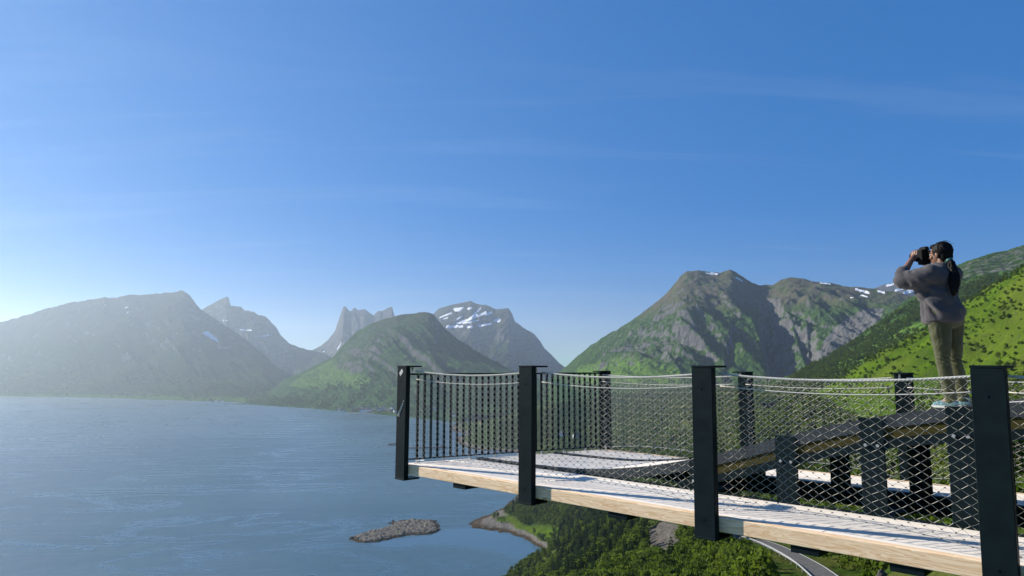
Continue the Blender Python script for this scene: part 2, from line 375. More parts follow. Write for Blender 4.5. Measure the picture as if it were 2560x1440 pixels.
mountain('mountain_pinnacle', 'dark jagged mountain with a leaning pinnacle behind the long ridge',
    [(430, 850, 7224), (500, 775, 7140), (520, 765, 7140), (545, 752, 7098), (566, 741, 7056), (572, 744, 7056), (577, 765, 7056), (602, 766, 7056), (612, 776, 7014), (634, 779, 6972), (645, 787, 6972), (664, 790, 6972), (690, 818, 6888), (703, 840, 6888), (722, 858, 6846), (760, 872, 6804), (800, 881, 6720), (860, 905, 6720), (930, 935, 6720)],
    [(430, 990, 5460), (600, 985, 5460), (800, 965, 5460), (930, 960, 5460)], M_FAR, 240, 100, 1400, 0.8, 1.2, 50, 420, 110, 0.3, 6,
    snow=[strip([(556, 803), (565, 801), (570, 802)], 4), strip([(578, 812), (598, 824), (630, 826)], 3.5), strip([(556, 818), (562, 824)], 6), strip([(648, 842), (676, 837)], 3)], heath_z=(100, 250), rock_slope=(0.45, 0.8), seed=7.7)
mountain('mountain_spires', 'far hazy mountain crowned by two steep rock spires',
    [(760, 890, 7680), (782, 875, 7600), (800, 865, 7600), (820, 850, 7600), (838, 826, 7600), (848, 795, 7560), (858, 767, 7560), (863, 766, 7560), (876, 778, 7560), (886, 769, 7560), (898, 776, 7520), (912, 774, 7520), (924, 783, 7520), (934, 789, 7520), (944, 777, 7520), (955, 777, 7520), (972, 769, 7520), (980, 768, 7520), (986, 790, 7520), (1010, 830, 7520), (1080, 880, 7520)],
    [(760, 960, 5920), (900, 960, 5920), (1080, 960, 5920)], M_FAR, 220, 100, 1000, 0.8, 1.35, 40, 260, 130, 0.2, 6,
    snow=[strip([(842, 875), (853, 857)], 5), strip([(806, 880), (816, 878)], 2.5)], rock_slope=(0.3, 0.6), heath_z=(0, 200), seed=12.3)
mountain('mountain_snowy', 'dark broad mountain with streaks of snow below its summit',
    [(1010, 850, 7400), (1060, 800, 7300), (1085, 782, 7300), (1100, 770, 7250), (1118, 764, 7200), (1140, 760, 7200), (1165, 755, 7200), (1177, 752, 7200), (1192, 760, 7200), (1216, 763, 7150), (1240, 773, 7100), (1252, 771, 7100), (1272, 771, 7050), (1280, 783, 7050), (1287, 804, 7000), (1310, 820, 6950), (1335, 835, 6900), (1350, 853, 6850), (1362, 872, 6800), (1380, 888, 6750), (1398, 908, 6700), (1420, 922, 6600), (1480, 950, 6500)],
    [(1010, 985, 5000), (1250, 985, 4700), (1480, 985, 4700)], M_FAR, 300, 150, 1500, 0.8, 0.95, 46, 420, 90, -0.5, 6,
    snow=[strip([(1098, 794), (1130, 782)], 4), [(1133, 770), (1160, 768), (1150, 780), (1136, 778)], strip([(1168, 772), (1180, 770)], 5), strip([(1180, 790), (1202, 770)], 6), strip([(1150, 806), (1180, 796), (1216, 780)], 6), strip([(1213, 788), (1230, 781)], 6), strip([(1140, 808), (1172, 806), (1198, 800)], 4), [(1232, 800), (1252, 795), (1250, 806), (1238, 805)], strip([(1196, 815), (1230, 808)], 5), strip([(1115, 817), (1158, 816)], 6), strip([(1166, 818), (1182, 818)], 5), strip([(1105, 798), (1120, 794)], 3), strip([(1142, 798), (1156, 790)], 4), strip([(1170, 798), (1192, 786)], 4)],
    heath_z=(150, 300), rock_slope=(0.4, 0.8), seed=21.9)
_, SPUR = mountain('mountain_green_spur', 'green hazy mountain with a rounded dark top behind the far village',
    [(560, 1012, 4000), (610, 1004, 4100), (650, 990, 4200), (690, 968, 4250), (720, 945, 4250), (760, 928, 4200), (800, 908, 4200), (830, 895, 4150), (855, 868, 4150), (875, 845, 4100), (895, 828, 4100), (925, 810, 4050), (960, 797, 4050), (990, 790, 4000), (1020, 784, 4000), (1050, 780, 4000), (1072, 781, 4000), (1086, 787, 4000), (1100, 806, 4000), (1115, 824, 3950), (1140, 845, 3900), (1175, 868, 3850), (1220, 895, 3750), (1290, 930, 3600), (1380, 955, 3500), (1480, 975, 3400)],
    [(560, 1013, None), (620, 1013, None), (700, 1019, None), (780, 1024, None), (860, 1032, None), (930, 1038, None), (1000, 1046, None), (1070, 1054, None), (1140, 1060, None), (1180, 1040, 2500), (1300, 1030, 2500), (1480, 1015, 2500)],
    M_MID, 330, 170, 1200, 0.7, 1.2, 42, 300, 75, 0.9, 5,
    rock_poly=[([(840, 905), (860, 870), (900, 835), (960, 800), (1000, 800), (985, 850), (940, 895), (890, 925), (850, 925)], 0.42)],
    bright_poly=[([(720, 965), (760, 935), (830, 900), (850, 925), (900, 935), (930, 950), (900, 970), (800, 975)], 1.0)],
    heath_z=(190, 330), rock_slope=(0.9, 1.3), canopy=5.0, seed=31.2, shelf=0.05)
def carve_big(along, t, span, X, Y, z):
    # a deep gully and its spur wall on the right-hand half of the mountain, and slanting slabs on the left
    px, py, _ = project(np.stack([X, Y, z], -1))
    c = np.zeros_like(z)
    def gully(x_top, y_top, x_bot, y_bot, w, d):
        k = np.clip((py - y_top) / (y_bot - y_top), 0, 1); xc = x_top + (x_bot - x_top) * k
        e = np.sin(np.pi * np.clip((py - y_top + 10) / (y_bot - y_top + 60), 0, 1)) ** 0.6
        dd = (px - xc) / w
        return -d * e * np.where(dd < 0, np.exp(-(dd * 2.4) ** 2), np.exp(-(dd / 1.3) ** 2))
    c += gully(1912, 760, 1945, 940, 40, 190) + gully(1985, 780, 2035, 930, 14, 70) + gully(2022, 800, 2030, 920, 9, 36) + gully(1840, 790, 1815, 920, 14, 30)
    slab = ridged(along / 170 + 1.35 * t * span / 170, t * span / 900, 4, 0.6) - 0.55
    m = sstep(1900, 1700, px) * sstep(1430, 1520, px) * np.sin(np.pi * np.clip(t * 1.05, 0, 1))
    return c + slab * 75 * m
mountain('mountain_big_green', 'big green mountain with grey rock slabs and a dark gully behind the railing',
    [(1330, 975, 3700), (1390, 940, 3633), (1420, 915, 3600), (1452, 885, 3571), (1470, 872, 3555), (1500, 850, 3528), (1545, 822, 3487), (1600, 787, 3438), (1630, 762, 3411), (1660, 738, 3384), (1680, 716, 3366), (1700, 692, 3348), (1718, 678, 3331), (1745, 676, 3316), (1765, 679, 3305), (1800, 682, 3286), (1815, 676, 3278), (1827, 673, 3271), (1840, 680, 3260), (1858, 692, 3242), (1880, 705, 3220), (1897, 711, 3203), (1930, 713, 3164), (1950, 702, 3140), (1972, 696, 3113), (2000, 697, 3080), (2045, 704, 3031), (2090, 712, 2983), (2140, 717, 2930), (2200, 724, 2851), (2240, 730, 2798), (2300, 742, 2720), (2400, 790, 2600)],
    [(1330, 1030, 2500), (1420, 1010, 2450), (1600, 985, 2400), (1800, 975, 2350), (2000, 965, 2300), (2200, 955, 2250), (2400, 935, 2200)],
    M_BIG, 420, 230, 900, 0.7, 0.95, 36, 150, 78, 0.8, 6,
    snow=[[(1762, 684), (1780, 680), (1797, 684), (1792, 687)], strip([(1840, 694), (1856, 702)], 4), strip([(1762, 682), (1770, 685)], 3), strip([(2050, 707), (2078, 711)], 3), strip([(2138, 722), (2156, 728), (2174, 733)], 6), strip([(2194, 728), (2212, 731)], 6), strip([(2150, 737), (2170, 743)], 3), strip([(2124, 744), (2134, 746)], 3)],
    rock_poly=[([(1480, 900), (1530, 830), (1640, 780), (1700, 740), (1690, 800), (1750, 820), (1740, 880), (1700, 925), (1600, 905), (1540, 910)], 0.36), ([(2040, 905), (2060, 850), (2110, 800), (2160, 772), (2210, 770), (2200, 800), (2150, 840), (2110, 880), (2060, 915)], 0.7),
        ([(1700, 690), (1800, 685), (1900, 715), (1960, 740), (1930, 765), (1830, 765), (1740, 740)], 0.36), ([(2000, 700), (2200, 730), (2180, 760), (2060, 745), (1990, 720)], 0.33)],
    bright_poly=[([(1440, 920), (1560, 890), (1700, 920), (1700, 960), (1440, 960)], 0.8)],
    heath_z=(195, 290), rock_slope=(1.6, 2.4), canopy=5.0, seed=41.4, carve=carve_big)
mountain('mountain_distant_snow', 'distant grey mountain with snow patches behind the person',
    [(2120, 735, 5200), (2180, 722, 5200), (2205, 713, 5200), (2240, 705, 5200), (2275, 703, 5200), (2330, 712, 5200), (2420, 740, 5200)],
    [(2120, 800, 4300), (2420, 800, 4300)], M_FAR, 120, 60, 700, 0.7, 0.9, 20, 300, 40, 0.2, 5,
    snow=[strip([(2214, 714), (2234, 711)], 5), strip([(2238, 726), (2262, 720)], 6), strip([(2256, 736), (2268, 730), (2292, 722)], 9), strip([(2262, 746), (2268, 744)], 4)], heath_z=(-100, 0), rock_slope=(0.1, 0.3), seed=51.3)
hill_o, HILL = mountain('hillside_cliff', 'wooded hillside rising to a grey cliff on the right',
    [(1880, 985, 1350), (1940, 955, 1350), (2000, 930, 1350), (2060, 900, 1360), (2110, 872, 1380), (2150, 842, 1400), (2200, 802, 1420), (2250, 765, 1450), (2290, 738, 1480), (2340, 702, 1500), (2392, 664, 1520), (2420, 652, 1520), (2458, 640, 1530), (2470, 636, 1530), (2520, 626, 1540), (2560, 613, 1550), (2640, 590, 1560), (2800, 570, 1560), (3000, 560, 1560)],
    [(1880, 1010, 900), (2000, 1000, 850), (2150, 985, 820), (2300, 960, 800), (2560, 900, 800), (3000, 800, 800)],
    M_BIG, 260, 150, 600, 0.5, 0.95, 9, 110, 14, 0.4, 3,
    rock_poly=[([(2385, 675), (2420, 655), (2560, 618), (2700, 585), (2700, 640), (2560, 672), (2500, 680), (2440, 690), (2390, 705)], 0.46)],
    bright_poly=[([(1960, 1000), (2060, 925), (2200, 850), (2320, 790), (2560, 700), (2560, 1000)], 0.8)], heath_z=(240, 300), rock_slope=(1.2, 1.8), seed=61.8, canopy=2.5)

# ------------------------------------------------------------------ the near slope, the shore and the bay head
ctrl = []
def C(x, y, z): ctrl.append((x, y, z))
def CP(px, py, Y): ctrl.append(sight(px, py, Y))
def CS(px, py, dz=0.0): p = at_z(px, py, SEA); ctrl.append((p[0], p[1], SEA + dz))
for p in [(-3, -2, -1.2), (10, -12, -0.6), (3, 4, -3.2), (-12, 6, -16), (8, 14, -8.5), (0, 30, -26), (-25, 30, -52), (-80, 60, -130), (20, 12, -4.2), (28, 22, -5.5), (60, 5, 8), (120, 40, 26), (250, 60, 70), (420, 250, 112), (-15, 120, -70), (-70, 160, -150), (-15, 330, -116), (4, 330, -104), (-60, 330, -172), (-120, 330, -206), (-20, 520, -178), (-160, 600, -215), (-60, 620, -207), (30, 230, -66), (600, 500, 160)]: C(*p)
for p in [(2500, 1300, 40), (2250, 1420, 58), (2080, 1425, 125), (1905, 1350, 215), (1990, 1385, 160), (1700, 1390, 260), (1500, 1410, 440), (1650, 1345, 400), (1450, 1335, 620), (1380, 1330, 760), (2560, 1000, 300), (2400, 950, 450), (2200, 965, 700), (2000, 1010, 640), (1900, 1100, 480), (1740, 1110, 850), (1600, 1060, 1250), (1560, 1170, 900), (1500, 1110, 1400), (1420, 1085, 1700), (2560, 668, 480), (2400, 778, 620), (2290, 855, 760), (2160, 935, 860), (1900, 985, 1200), (2050, 960, 1100), (1700, 1000, 1700), (1500, 1020, 2100), (1800, 975, 2100), (1300, 1045, 2300), (2200, 1120, 330), (2300, 1200, 160), (2000, 1200, 300), (1300, 1036, 2420), (1340, 1024, 2350), (1420, 1004, 2320), (1600, 979, 2420), (1800, 969, 2520), (2000, 959, 2620), (1420, 1000, 2700), (1600, 985, 2700), (1800, 975, 2750)]: CP(*p)
for p in [(660, 900, 55), (520, 950, 10), (800, 1200, 60), (1000, 900, 160), (900, 400, 230), (-150, 1300, -215), (-200, 900, -215), (-260, 2000, -215), (-120, 1500, -215), (40, 1350, -214), (-20, 1250, -214), (1090, 2100, -60), (1090, 1500, 20), (-420, 2300, -214)]: C(*p)
for q in [(1340, 1440), (1368, 1400), (1372, 1392), (1345, 1368), (1310, 1345), (1250, 1330), (1200, 1322), (1162, 1313), (1205, 1292), (1245, 1274), (1275, 1258), (1292, 1243), (1305, 1225), (1330, 1190), (1360, 1160), (1340, 1138), (1310, 1130), (1230, 1127), (1180, 1124), (1150, 1112), (1140, 1095), (1170, 1085), (1130, 1066)]: CS(*q)
for q in [(1392, 1390), (1365, 1362), (1310, 1332), (1262, 1315), (1230, 1305), (1262, 1285), (1290, 1270)]: CS(*q, 3.0)
for q in [(1310, 1430), (1280, 1390), (1180, 1345), (1120, 1318), (1190, 1280), (1230, 1255), (1260, 1235), (1280, 1190), (1250, 1150)]: CS(*q, -5)
for q in [(1330, 1315), (1320, 1290)]: CS(*q, 6.5)
ctrl = np.array(ctrl)
def rbf_fit(c):
    P = c[:, :2] / 500.0; d = np.linalg.norm(P[:, None] - P[None], axis=-1)
    K = d + np.eye(len(P)) * 1e-3; A = np.block([[K, np.ones((len(P), 1)), P], [np.ones((1, len(P))), np.zeros((1, 3))], [P.T, np.zeros((2, 3))]])
    return P, np.linalg.solve(A, np.concatenate([c[:, 2], np.zeros(3)]))
RP, RW = rbf_fit(ctrl)
def near_z(x, y):
    sh = x.shape; q = np.stack([x.ravel(), y.ravel()], -1) / 500.0; out = np.empty(len(q))
    for i in range(0, len(q), 20000):
        s = q[i:i + 20000]; d = np.linalg.norm(s[:, None] - RP[None], axis=-1)
        out[i:i + 20000] = d @ RW[:-3] + RW[-3] + s @ RW[-2:]
    z = out.reshape(sh); r = np.hypot(x, y)
    lift = sstep(SEA + 2, SEA + 30, z)
    z = z + lift * (sstep(60, 500, r) * 9 * fbm(x / 95, y / 95, 4) + sstep(20, 120, r) * 1.6 * fbm(x / 19, y / 19, 4)) + (1 - lift) * 0.9 * fbm(x / 14, y / 14, 4) * sstep(SEA - 6, SEA - 1, z)
    return np.maximum(z, SEA - 6)

# the road is benched into the slope
ROADP = np.array([sight(*q) for q in [(2150, 1530, 84), (2115, 1485, 97), (2072, 1450, 111), (2036, 1420, 127), (2000, 1398, 143), (1962, 1378, 160), (1922, 1360, 182), (1880, 1346, 208)]] + [(80, 250, -60.0), (92, 295, -64.0), (112, 335, -66.0)])
def resample(P, n):
    d = np.concatenate([[0], np.cumsum(np.linalg.norm(np.diff(P, axis=0), axis=1))]); s = np.linspace(0, d[-1], n)
    Q = np.stack([np.interp(s, d, P[:, k]) for k in range(P.shape[1])], -1)
    for _ in range(int(n / 12)): Q[1:-1] = (Q[:-2] + Q[2:] + 2 * Q[1:-1]) / 4
    return Q
ROAD = resample(ROADP, 70); RZ = ROAD[:, 2].copy(); ROAD = ROAD[:, :2].copy()
def road_dist(x, y):
    d = np.full(x.shape, 1e9); zz_ = np.zeros(x.shape)
    for p, z in zip(ROAD, RZ):
        k = np.hypot(x - p[0], y - p[1]); zz_ = np.where(k < d, z, zz_); d = np.minimum(d, k)
    return d, zz_
SCREE = [(1616, 1360), (1624, 1325), (1652, 1300), (1694, 1310), (1706, 1345), (1690, 1380), (1660, 1400), (1635, 1392)]
def mat_ground():
    t = NT('hillside_ground'); v = t.coord(); g = t.new('ShaderNodeNewGeometry'); sp = t.new('ShaderNodeSeparateXYZ'); t.l.new(g.outputs['Position'], sp.inputs[0])
    n1 = t.noise(v, 0.05, 6, 0.65); n2 = t.noise(v, 0.4, 6, 0.7); n3 = t.noise(v, 0.012, 5, 0.6)
    veg = t.mix(t.ramp(n2, 0.35, 0.65), (0.022, 0.042, 0.010), (0.058, 0.095, 0.015)); veg = t.mix(t.ramp(n1, 0.5, 0.62), veg, (0.075, 0.085, 0.022))
    gr = t.mix(t.ramp(n1, 0.35, 0.65), (0.040, 0.080, 0.006), (0.088, 0.150, 0.008)); gr = t.mix(t.ramp(n2, 0.52, 0.66), gr, (0.045, 0.07, 0.014)); gr = t.mix(t.ramp(t.noise(t.coord(scale=(1, 2.2, 1), rot=(0, 0, 0.6)), 0.09, 6, 0.7), 0.56, 0.66, 0, 0.85), gr, (0.05, 0.065, 0.022))
    c = t.mix(t.attr('meadow'), veg, gr)
    c = t.mix(t.ramp(t.math('ADD', t.attr('meadow'), n3), 1.46, 1.66, 0, 0.35), c, (0.13, 0.13, 0.03))
    rk = t.mix(t.ramp(n2, 0.35, 0.65), (0.042, 0.038, 0.033), (0.15, 0.138, 0.12))
    c = t.mix(t.ramp(t.math('ADD', t.attr('scree'), t.math('SUBTRACT', n2, 0.5)), 0.42, 0.55), c, rk)
    hgt = t.math('ADD', t.math('SUBTRACT', sp.outputs[2], SEA), t.math('MULTIPLY', t.math('SUBTRACT', n1, 0.5), 2.4))
    peb = t.mix(t.ramp(n2, 0.3, 0.7), (0.085, 0.075, 0.062), (0.24, 0.22, 0.19)); c = t.mix(t.ramp(hgt, 2.6, 3.4), peb, c)
    weed = t.mix(t.ramp(n2, 0.35, 0.65), (0.018, 0.014, 0.008), (0.10, 0.07, 0.04)); c = t.mix(t.ramp(hgt, 0.8, 1.9), weed, c)
    t.bump(t.math('ADD', n2, t.math('MULTIPLY', n1, 2)), 0.8, 1.2)
    return t.fin(c, 1.0, 0, 0.0)
M_GROUND = mat_ground()
def mono(a, b, s0, g):      # spacing that grows away from the origin
    v = [0.0]; s = s0
    while v[-1] < b: v.append(v[-1] + s); s = min(s * g, 14.0)
    w = [0.0]; s = s0
    while w[-1] > a: w.append(w[-1] - s); s = min(s * g, 14.0)
    return np.array(w[:0:-1] + v)
nx = mono(-560, 1100, 1.6, 1.016); ny = mono(-25, 2760, 1.6, 1.0125)
NX, NY = np.meshgrid(nx, ny, indexing='ij'); NZ = near_z(NX, NY)
rd, rz = road_dist(NX, NY); k = sstep(17.0, 7.0, rd); NZ = NZ * (1 - k) + (rz - 0.35) * k
npx, npy, nf = project(np.stack([NX, NY, NZ], -1))
def meadow_mask(x, y, px, py):
    m = sstep(0, 60, x - (150 + 0.22 * (y - 300))) * sstep(1150, 850, y) * sstep(210, 330, np.hypot(x, y))
    edge = [at_z(*q, SEA)[:2] for q in [(1236, 1312), (1275, 1328), (1330, 1342), (1372, 1362), (1400, 1390), (1420, 1405), (1405, 1360), (1360, 1336), (1310, 1322), (1262, 1288), (1245, 1300)]]
    m = np.maximum(m, in_poly(x, y, edge) * 1.0)
    return m
mead = meadow_mask(NX, NY, npx, npy)
scr = in_poly(npx, npy, SCREE) * 1.0 * (NY < 700)
rocky = sstep(0.35, 0.7, fbm(NX / 45 + 4, NY / 45, 5)) * sstep(200, 350, np.hypot(NX, NY)) * (NX > 120) * 0.16
quarry = in_poly(npx, npy, [(1180, 1118), (1200, 1085), (1260, 1062), (1330, 1068), (1400, 1075), (1470, 1090), (1480, 1110), (1300, 1122)]) * 0.36
gme = grid_mesh('hillside_ground', NX, NY, NZ, M_GROUND, {'meadow': mead, 'scree': np.maximum(np.maximum(scr, rocky), quarry)}); normals_up(gme)
tag(link('hillside_ground', gme), 'steep green slope running down to the fjord shore', 'hillside', kind='structure')
V = np.stack([NX, NY, NZ], -1).reshape(-1, 3); i = np.arange(V.shape[0]).reshape(NX.shape)
GROUND = BVHTree.FromPolygons(V.tolist(), np.stack([i[:-1, :-1], i[1:, :-1], i[1:, 1:], i[:-1, 1:]], -1).reshape(-1, 4).tolist())
TERR.append(GROUND)
def ground(x, y):
    best = None
    for b in TERR:
        h = b.ray_cast(Vector((x, y, 2000)), Vector((0, 0, -1)))
        if h[0] is not None and (best is None or h[0].z > best): best = h[0].z
    return best if best is not None else SEA

# road with painted edge lines
def ribbon(P, Z, o0, o1, dz, mat, name, n0=0, n1=None, skip=None):
    T = np.gradient(P, axis=0); T /= np.linalg.norm(T, axis=1, keepdims=True); N = np.stack([T[:, 1], -T[:, 0]], -1)
    A = P + N * o0; B = P + N * o1; m = MB()
    for i in range(n0, (n1 or len(P)) - 1):
        m.add([(A[i][0], A[i][1], Z[i] + dz), (B[i][0], B[i][1], Z[i] + dz), (B[i + 1][0], B[i + 1][1], Z[i + 1] + dz), (A[i + 1][0], A[i + 1][1], Z[i + 1] + dz)], [(0, 1, 2, 3)])
    me = m.mesh(name, mat); normals_up(me); return me, A, B
M_ASPH = mat_plain('asphalt', (0.11, 0.11, 0.105), 0.9, 0, 0.2, 0.2, 1.5)
M_LINE = mat_plain('road_paint', (0.72, 0.72, 0.68), 0.7, 0, 0.2, 0.05, 3)
me, _, _ = ribbon(ROAD, RZ, -2.4, 2.4, 0.06, M_ASPH, 'road')
road = tag(link('road', me), 'narrow asphalt road curving down through the trees below the deck', 'road', kind='structure')
for a in (-2.2, 2.05):
    me, _, _ = ribbon(ROAD, RZ, a, a + 0.16, 0.066, M_LINE, 'edge_line'); link('edge_line', me, road)
T = np.gradient(ROAD, axis=0); T /= np.linalg.norm(T, axis=1, keepdims=True); RN = np.stack([T[:, 1], -T[:, 0]], -1)
for side, lab in ((-2.75, 'pale steel guard rail along the sea side of the road below the deck'),):
    g = empty('guard_rail', (ROAD[20][0], ROAD[20][1], RZ[20]), label=lab, cat='guard rail')
    off = Vector((ROAD[20][0], ROAD[20][1], RZ[20])); Q = ROAD + RN * side; m = MB()
    for i in range(2, 52):
        p, q = Vector((*Q[i], RZ[i])) - off, Vector((*Q[i + 1], RZ[i + 1])) - off
        nn = Vector((*RN[i], 0)) * 0.06; up = Vector((0, 0, 1))
        pr = [(0, 0.48), (1, 0.55), (0, 0.62), (1, 0.70), (0, 0.78)]
        Vv = [tuple(p + nn * a + up * h) for a, h in pr] + [tuple(q + nn * a + up * h) for a, h in pr]
        m.add(Vv, [(j, j + 1, j + 6, j + 5) for j in range(4)])
    m.build('rail', M_GALV, g)
    pm = MB().box(-0.05, 0.05, -0.05, 0.05, -0.4, 0.76).mesh('rail_post', M_GALV)
    for i in range(2, 52, 2):
        o = link('rail_post', pm, g); o.location = Vector((*Q[i], RZ[i])) - off + Vector((*RN[i], 0)) * 0.08 * (1 if side > 0 else 1)

# rocky skerry in the bay
def skerry(name, label, outline, h, mat, seed, cat='skerry'):
    pts = np.array([at_z(*q, SEA)[:2] for q in outline]); c = pts.mean(0)
    x = np.linspace(pts[:, 0].min() - 5, pts[:, 0].max() + 5, 130); y = np.linspace(pts[:, 1].min() - 5, pts[:, 1].max() + 5, 90)
    X, Y = np.meshgrid(x, y, indexing='ij'); ins = in_poly(X, Y, [tuple(p) for p in pts])
    d = np.full(X.shape, 1e9)
    for i in range(len(pts)):
        a, b = pts[i], pts[(i + 1) % len(pts)]; ab = b - a; tt = np.clip(((X - a[0]) * ab[0] + (Y - a[1]) * ab[1]) / (ab @ ab), 0, 1)
        d = np.minimum(d, np.hypot(X - a[0] - tt * ab[0], Y - a[1] - tt * ab[1]))
    sd = np.where(ins, d, -d) + 3.0 * fbm(X / 12 + seed, Y / 12, 4)
    Z = SEA + np.clip(sd / 7, -1, 1) * h * 0.6 + sstep(2, 12, sd) * h * 0.4 + sstep(0, 3, sd) * (1.9 * np.abs(fbm(X / 6.5 + seed, Y / 6.5, 4, 0.62)))
    me = grid_mesh(name, X - c[0], Y - c[1], Z - SEA, mat, {'meadow': sstep(0.2, 0.4, fbm(X / 22 + 3, Y / 22, 3)) * sstep(8, 12, sd), 'scree': 1 - sstep(0.2, 0.45, fbm(X / 22 + 3, Y / 22, 3)) * sstep(8, 12, sd)}, smooth=True); normals_up(me)
    o = tag(link(name, me), label, cat, kind='structure'); o.location = (c[0], c[1], SEA)
    return c
skerry('skerry', 'low rocky skerry of dark boulders with a grassy patch in the bay', [(872, 1348), (895, 1336), (940, 1324), (975, 1316), (990, 1306), (1030, 1299), (1085, 1301), (1098, 1312), (1100, 1326), (1080, 1336), (1030, 1338), (985, 1345), (940, 1356), (900, 1356)], 1.9, M_GROUND, 1.0)
skerry('skerry', 'thin brown sandbar just off the rocky skerry', [(972, 1308), (1000, 1302), (1024, 1300), (1020, 1306), (990, 1310)], 1.1, M_GROUND, 5.0)
M_ROCK = mat_plain('boulder', (0.10, 0.092, 0.084), 0.95, 0, 0.1, 0.3, 0.6)
def boulder_mesh(seed):
    import bmesh
    bm = bmesh.new(); bmesh.ops.create_icosphere(bm, subdivisions=2, radius=1); r = random.Random(seed)
    ph = [r.uniform(0, 6) for _ in range(6)]
    for v in bm.verts:
        c = v.co; f = 1 + 0.22 * math.sin(3 * c.x + ph[0]) * math.cos(2.5 * c.y + ph[1]) + 0.15 * math.sin(5 * c.z + ph[2] + 3 * c.x)
        v.co = Vector((c.x * f, c.y * f * 0.8, c.z * f * 0.62))
    me = bpy.data.meshes.new('boulder'); bm.to_mesh(me); bm.free(); me.materials.append(M_ROCK); return me
BOULD = [boulder_mesh(s) for s in range(4)]
for i, (px, py, s, lab) in enumerate([(878, 1347, 3.0, 'dark boulder in the water at the left tip of the skerry'), (982, 1303, 2.2, 'small dark boulder in the water behind the skerry'), (1045, 1331, 3.4, 'square dark boulder on the near shore of the skerry'), (1076, 1306, 2.4, 'grey boulder on the far right end of the skerry'), (1357, 1352, 3.6, 'dark boulder on the grass behind the beach')]):
    p = at_z(px, py, SEA); z = max(ground(p[0], p[1]), SEA); o = link('boulder', BOULD[i % 4]); o.location = (p[0], p[1], z + 0.4 * s * 0.5); o.scale = (s, s, s); o.rotation_euler = (0, 0, i * 1.3)
    tag(o, lab, 'boulder', 'boulders along the shore')

rb = random.Random(9)
for i in range(26):
    u = rb.random(); px = 890 + 200 * u; py = 1349 - 38 * u + rb.uniform(-6, 9) * (0.5 + u); p = at_z(px, py, SEA); sc_ = rb.uniform(0.9, 2.3)
    o = link('boulder', BOULD[i % 4]); o.location = (p[0], p[1], SEA + rb.uniform(0.9, 1.8)); o.scale = (sc_, sc_, sc_ * 0.9); o.rotation_euler = (0, 0, rb.uniform(0, 6))
    tag(o, 'small rough boulder lying on the low rocky skerry', 'boulder', 'boulders on the skerry')

# ------------------------------------------------------------------ the viewing platform (local x runs out along the deck, local -y runs inward across it)
DV = np.array([-0.70259913, 0.71158588]); NV = np.array([0.71158588, 0.70259913]); N0 = 6.07
PLOC = (NV[0] * N0, NV[1] * N0, 0.0); PROT = math.atan2(DV[1], DV[0])
def s_end(m): return 8.52 - 0.29 * m
def to_sm(p): a = np.array(p[:2]); return float(a @ DV), float(a @ NV) - N0
def s_at(px, m):     # distance along the deck where the bearing px crosses the line m
    r = ray(px, 1100.0); t = (N0 + m) / (r[0] * NV[0] + r[1] * NV[1]); return float(r[0] * t * DV[0] + r[1] * t * DV[1])
S_MIN = -3.6
RS = np.array([-4.0, -1.5, 0.2, 1.28, 1.56, 1.95, 2.25, 2.47, 3.31, 3.96, 4.30, 4.89, 5.27, 5.97, 6.6, 7.3, 9.0])
RH = np.array([1.20, 1.19, 1.15, 1.085, 1.053, 0.995, 0.937, 0.894, 0.662, 0.44, 0.346, 0.202, 0.13, 0.035, 0.008, 0.004, 0.004])
def ramp_z(s): return float(np.interp(s, RS, RH))
RSM = np.linspace(-4, 9, 131); RHM = np.interp(RSM, RS, RH)
for _ in range(12): RHM[1:-1] = (RHM[:-2] + RHM[2:] + 2 * RHM[1:-1]) / 4
def ramp_z(s): return float(np.interp(s, RSM, RHM))
A_IN, A_FAR, A_OUT = 1.10, 2.62, 3.52        # front walkway inner edge, far walkway inner edge, far outer edge
def plat(name, **k): return empty(name, PLOC, PROT, **k)
platform = plat('viewing_platform', label='pale timber viewing deck on dark steel jutting out over the fjord', cat='platform')
def plank_piece(m0, m1, s0, s1, z1, parent, mat=M_PLANK, name='plank', th=0.045):
    e0, e1 = min(s1, s_end(m0) - 0.02), min(s1, s_end(m1) - 0.02)
    if e0 - s0 < 0.05: return
    c = (s0 + s1) / 2
    V = [(s0 - c, -m0, z1 - th), (e0 - c, -m0, z1 - th), (e1 - c, -m1, z1 - th), (s0 - c, -m1, z1 - th), (s0 - c, -m0, z1), (e0 - c, -m0, z1), (e1 - c, -m1, z1), (s0 - c, -m1, z1)]
    o = MB().add(V, [(0, 1, 2, 3), (7, 6, 5, 4), (4, 5, 1, 0), (5, 6, 2, 1), (6, 7, 3, 2), (7, 4, 0, 3)]).build(name, mat, parent); o.location = (c, 0, 0); bevel(o, 0.003, 1)
deck = MB().box(S_MIN, s_end(1.1) - 0.15, -1.06, -0.12, -0.11, -0.05).box(S_MIN, s_end(3.4) - 0.15, -A_OUT + 0.06, -A_FAR - 0.10, -0.11, -0.05).build('deck', M_STEEL, platform)
n = 7; w = (A_IN - 0.10) / n
rj = random.Random(3)
def lengths(r, lo=S_MIN, hi=8.7):
    c = [lo]; x = lo + r.uniform(1.2, 4.2)
    while x < hi - 0.6: c.append(x); x += 4.2
    return c + [hi]
for i in range(n):
    L = lengths(rj)
    for a, b in zip(L, L[1:]): plank_piece(0.10 + i * w + 0.004, 0.10 + (i + 1) * w - 0.004, a + 0.002, b - 0.002, rj.uniform(-0.0015, 0.0015), deck)
n2 = 6; w2 = (A_OUT - 0.08 - A_FAR - 0.07) / n2
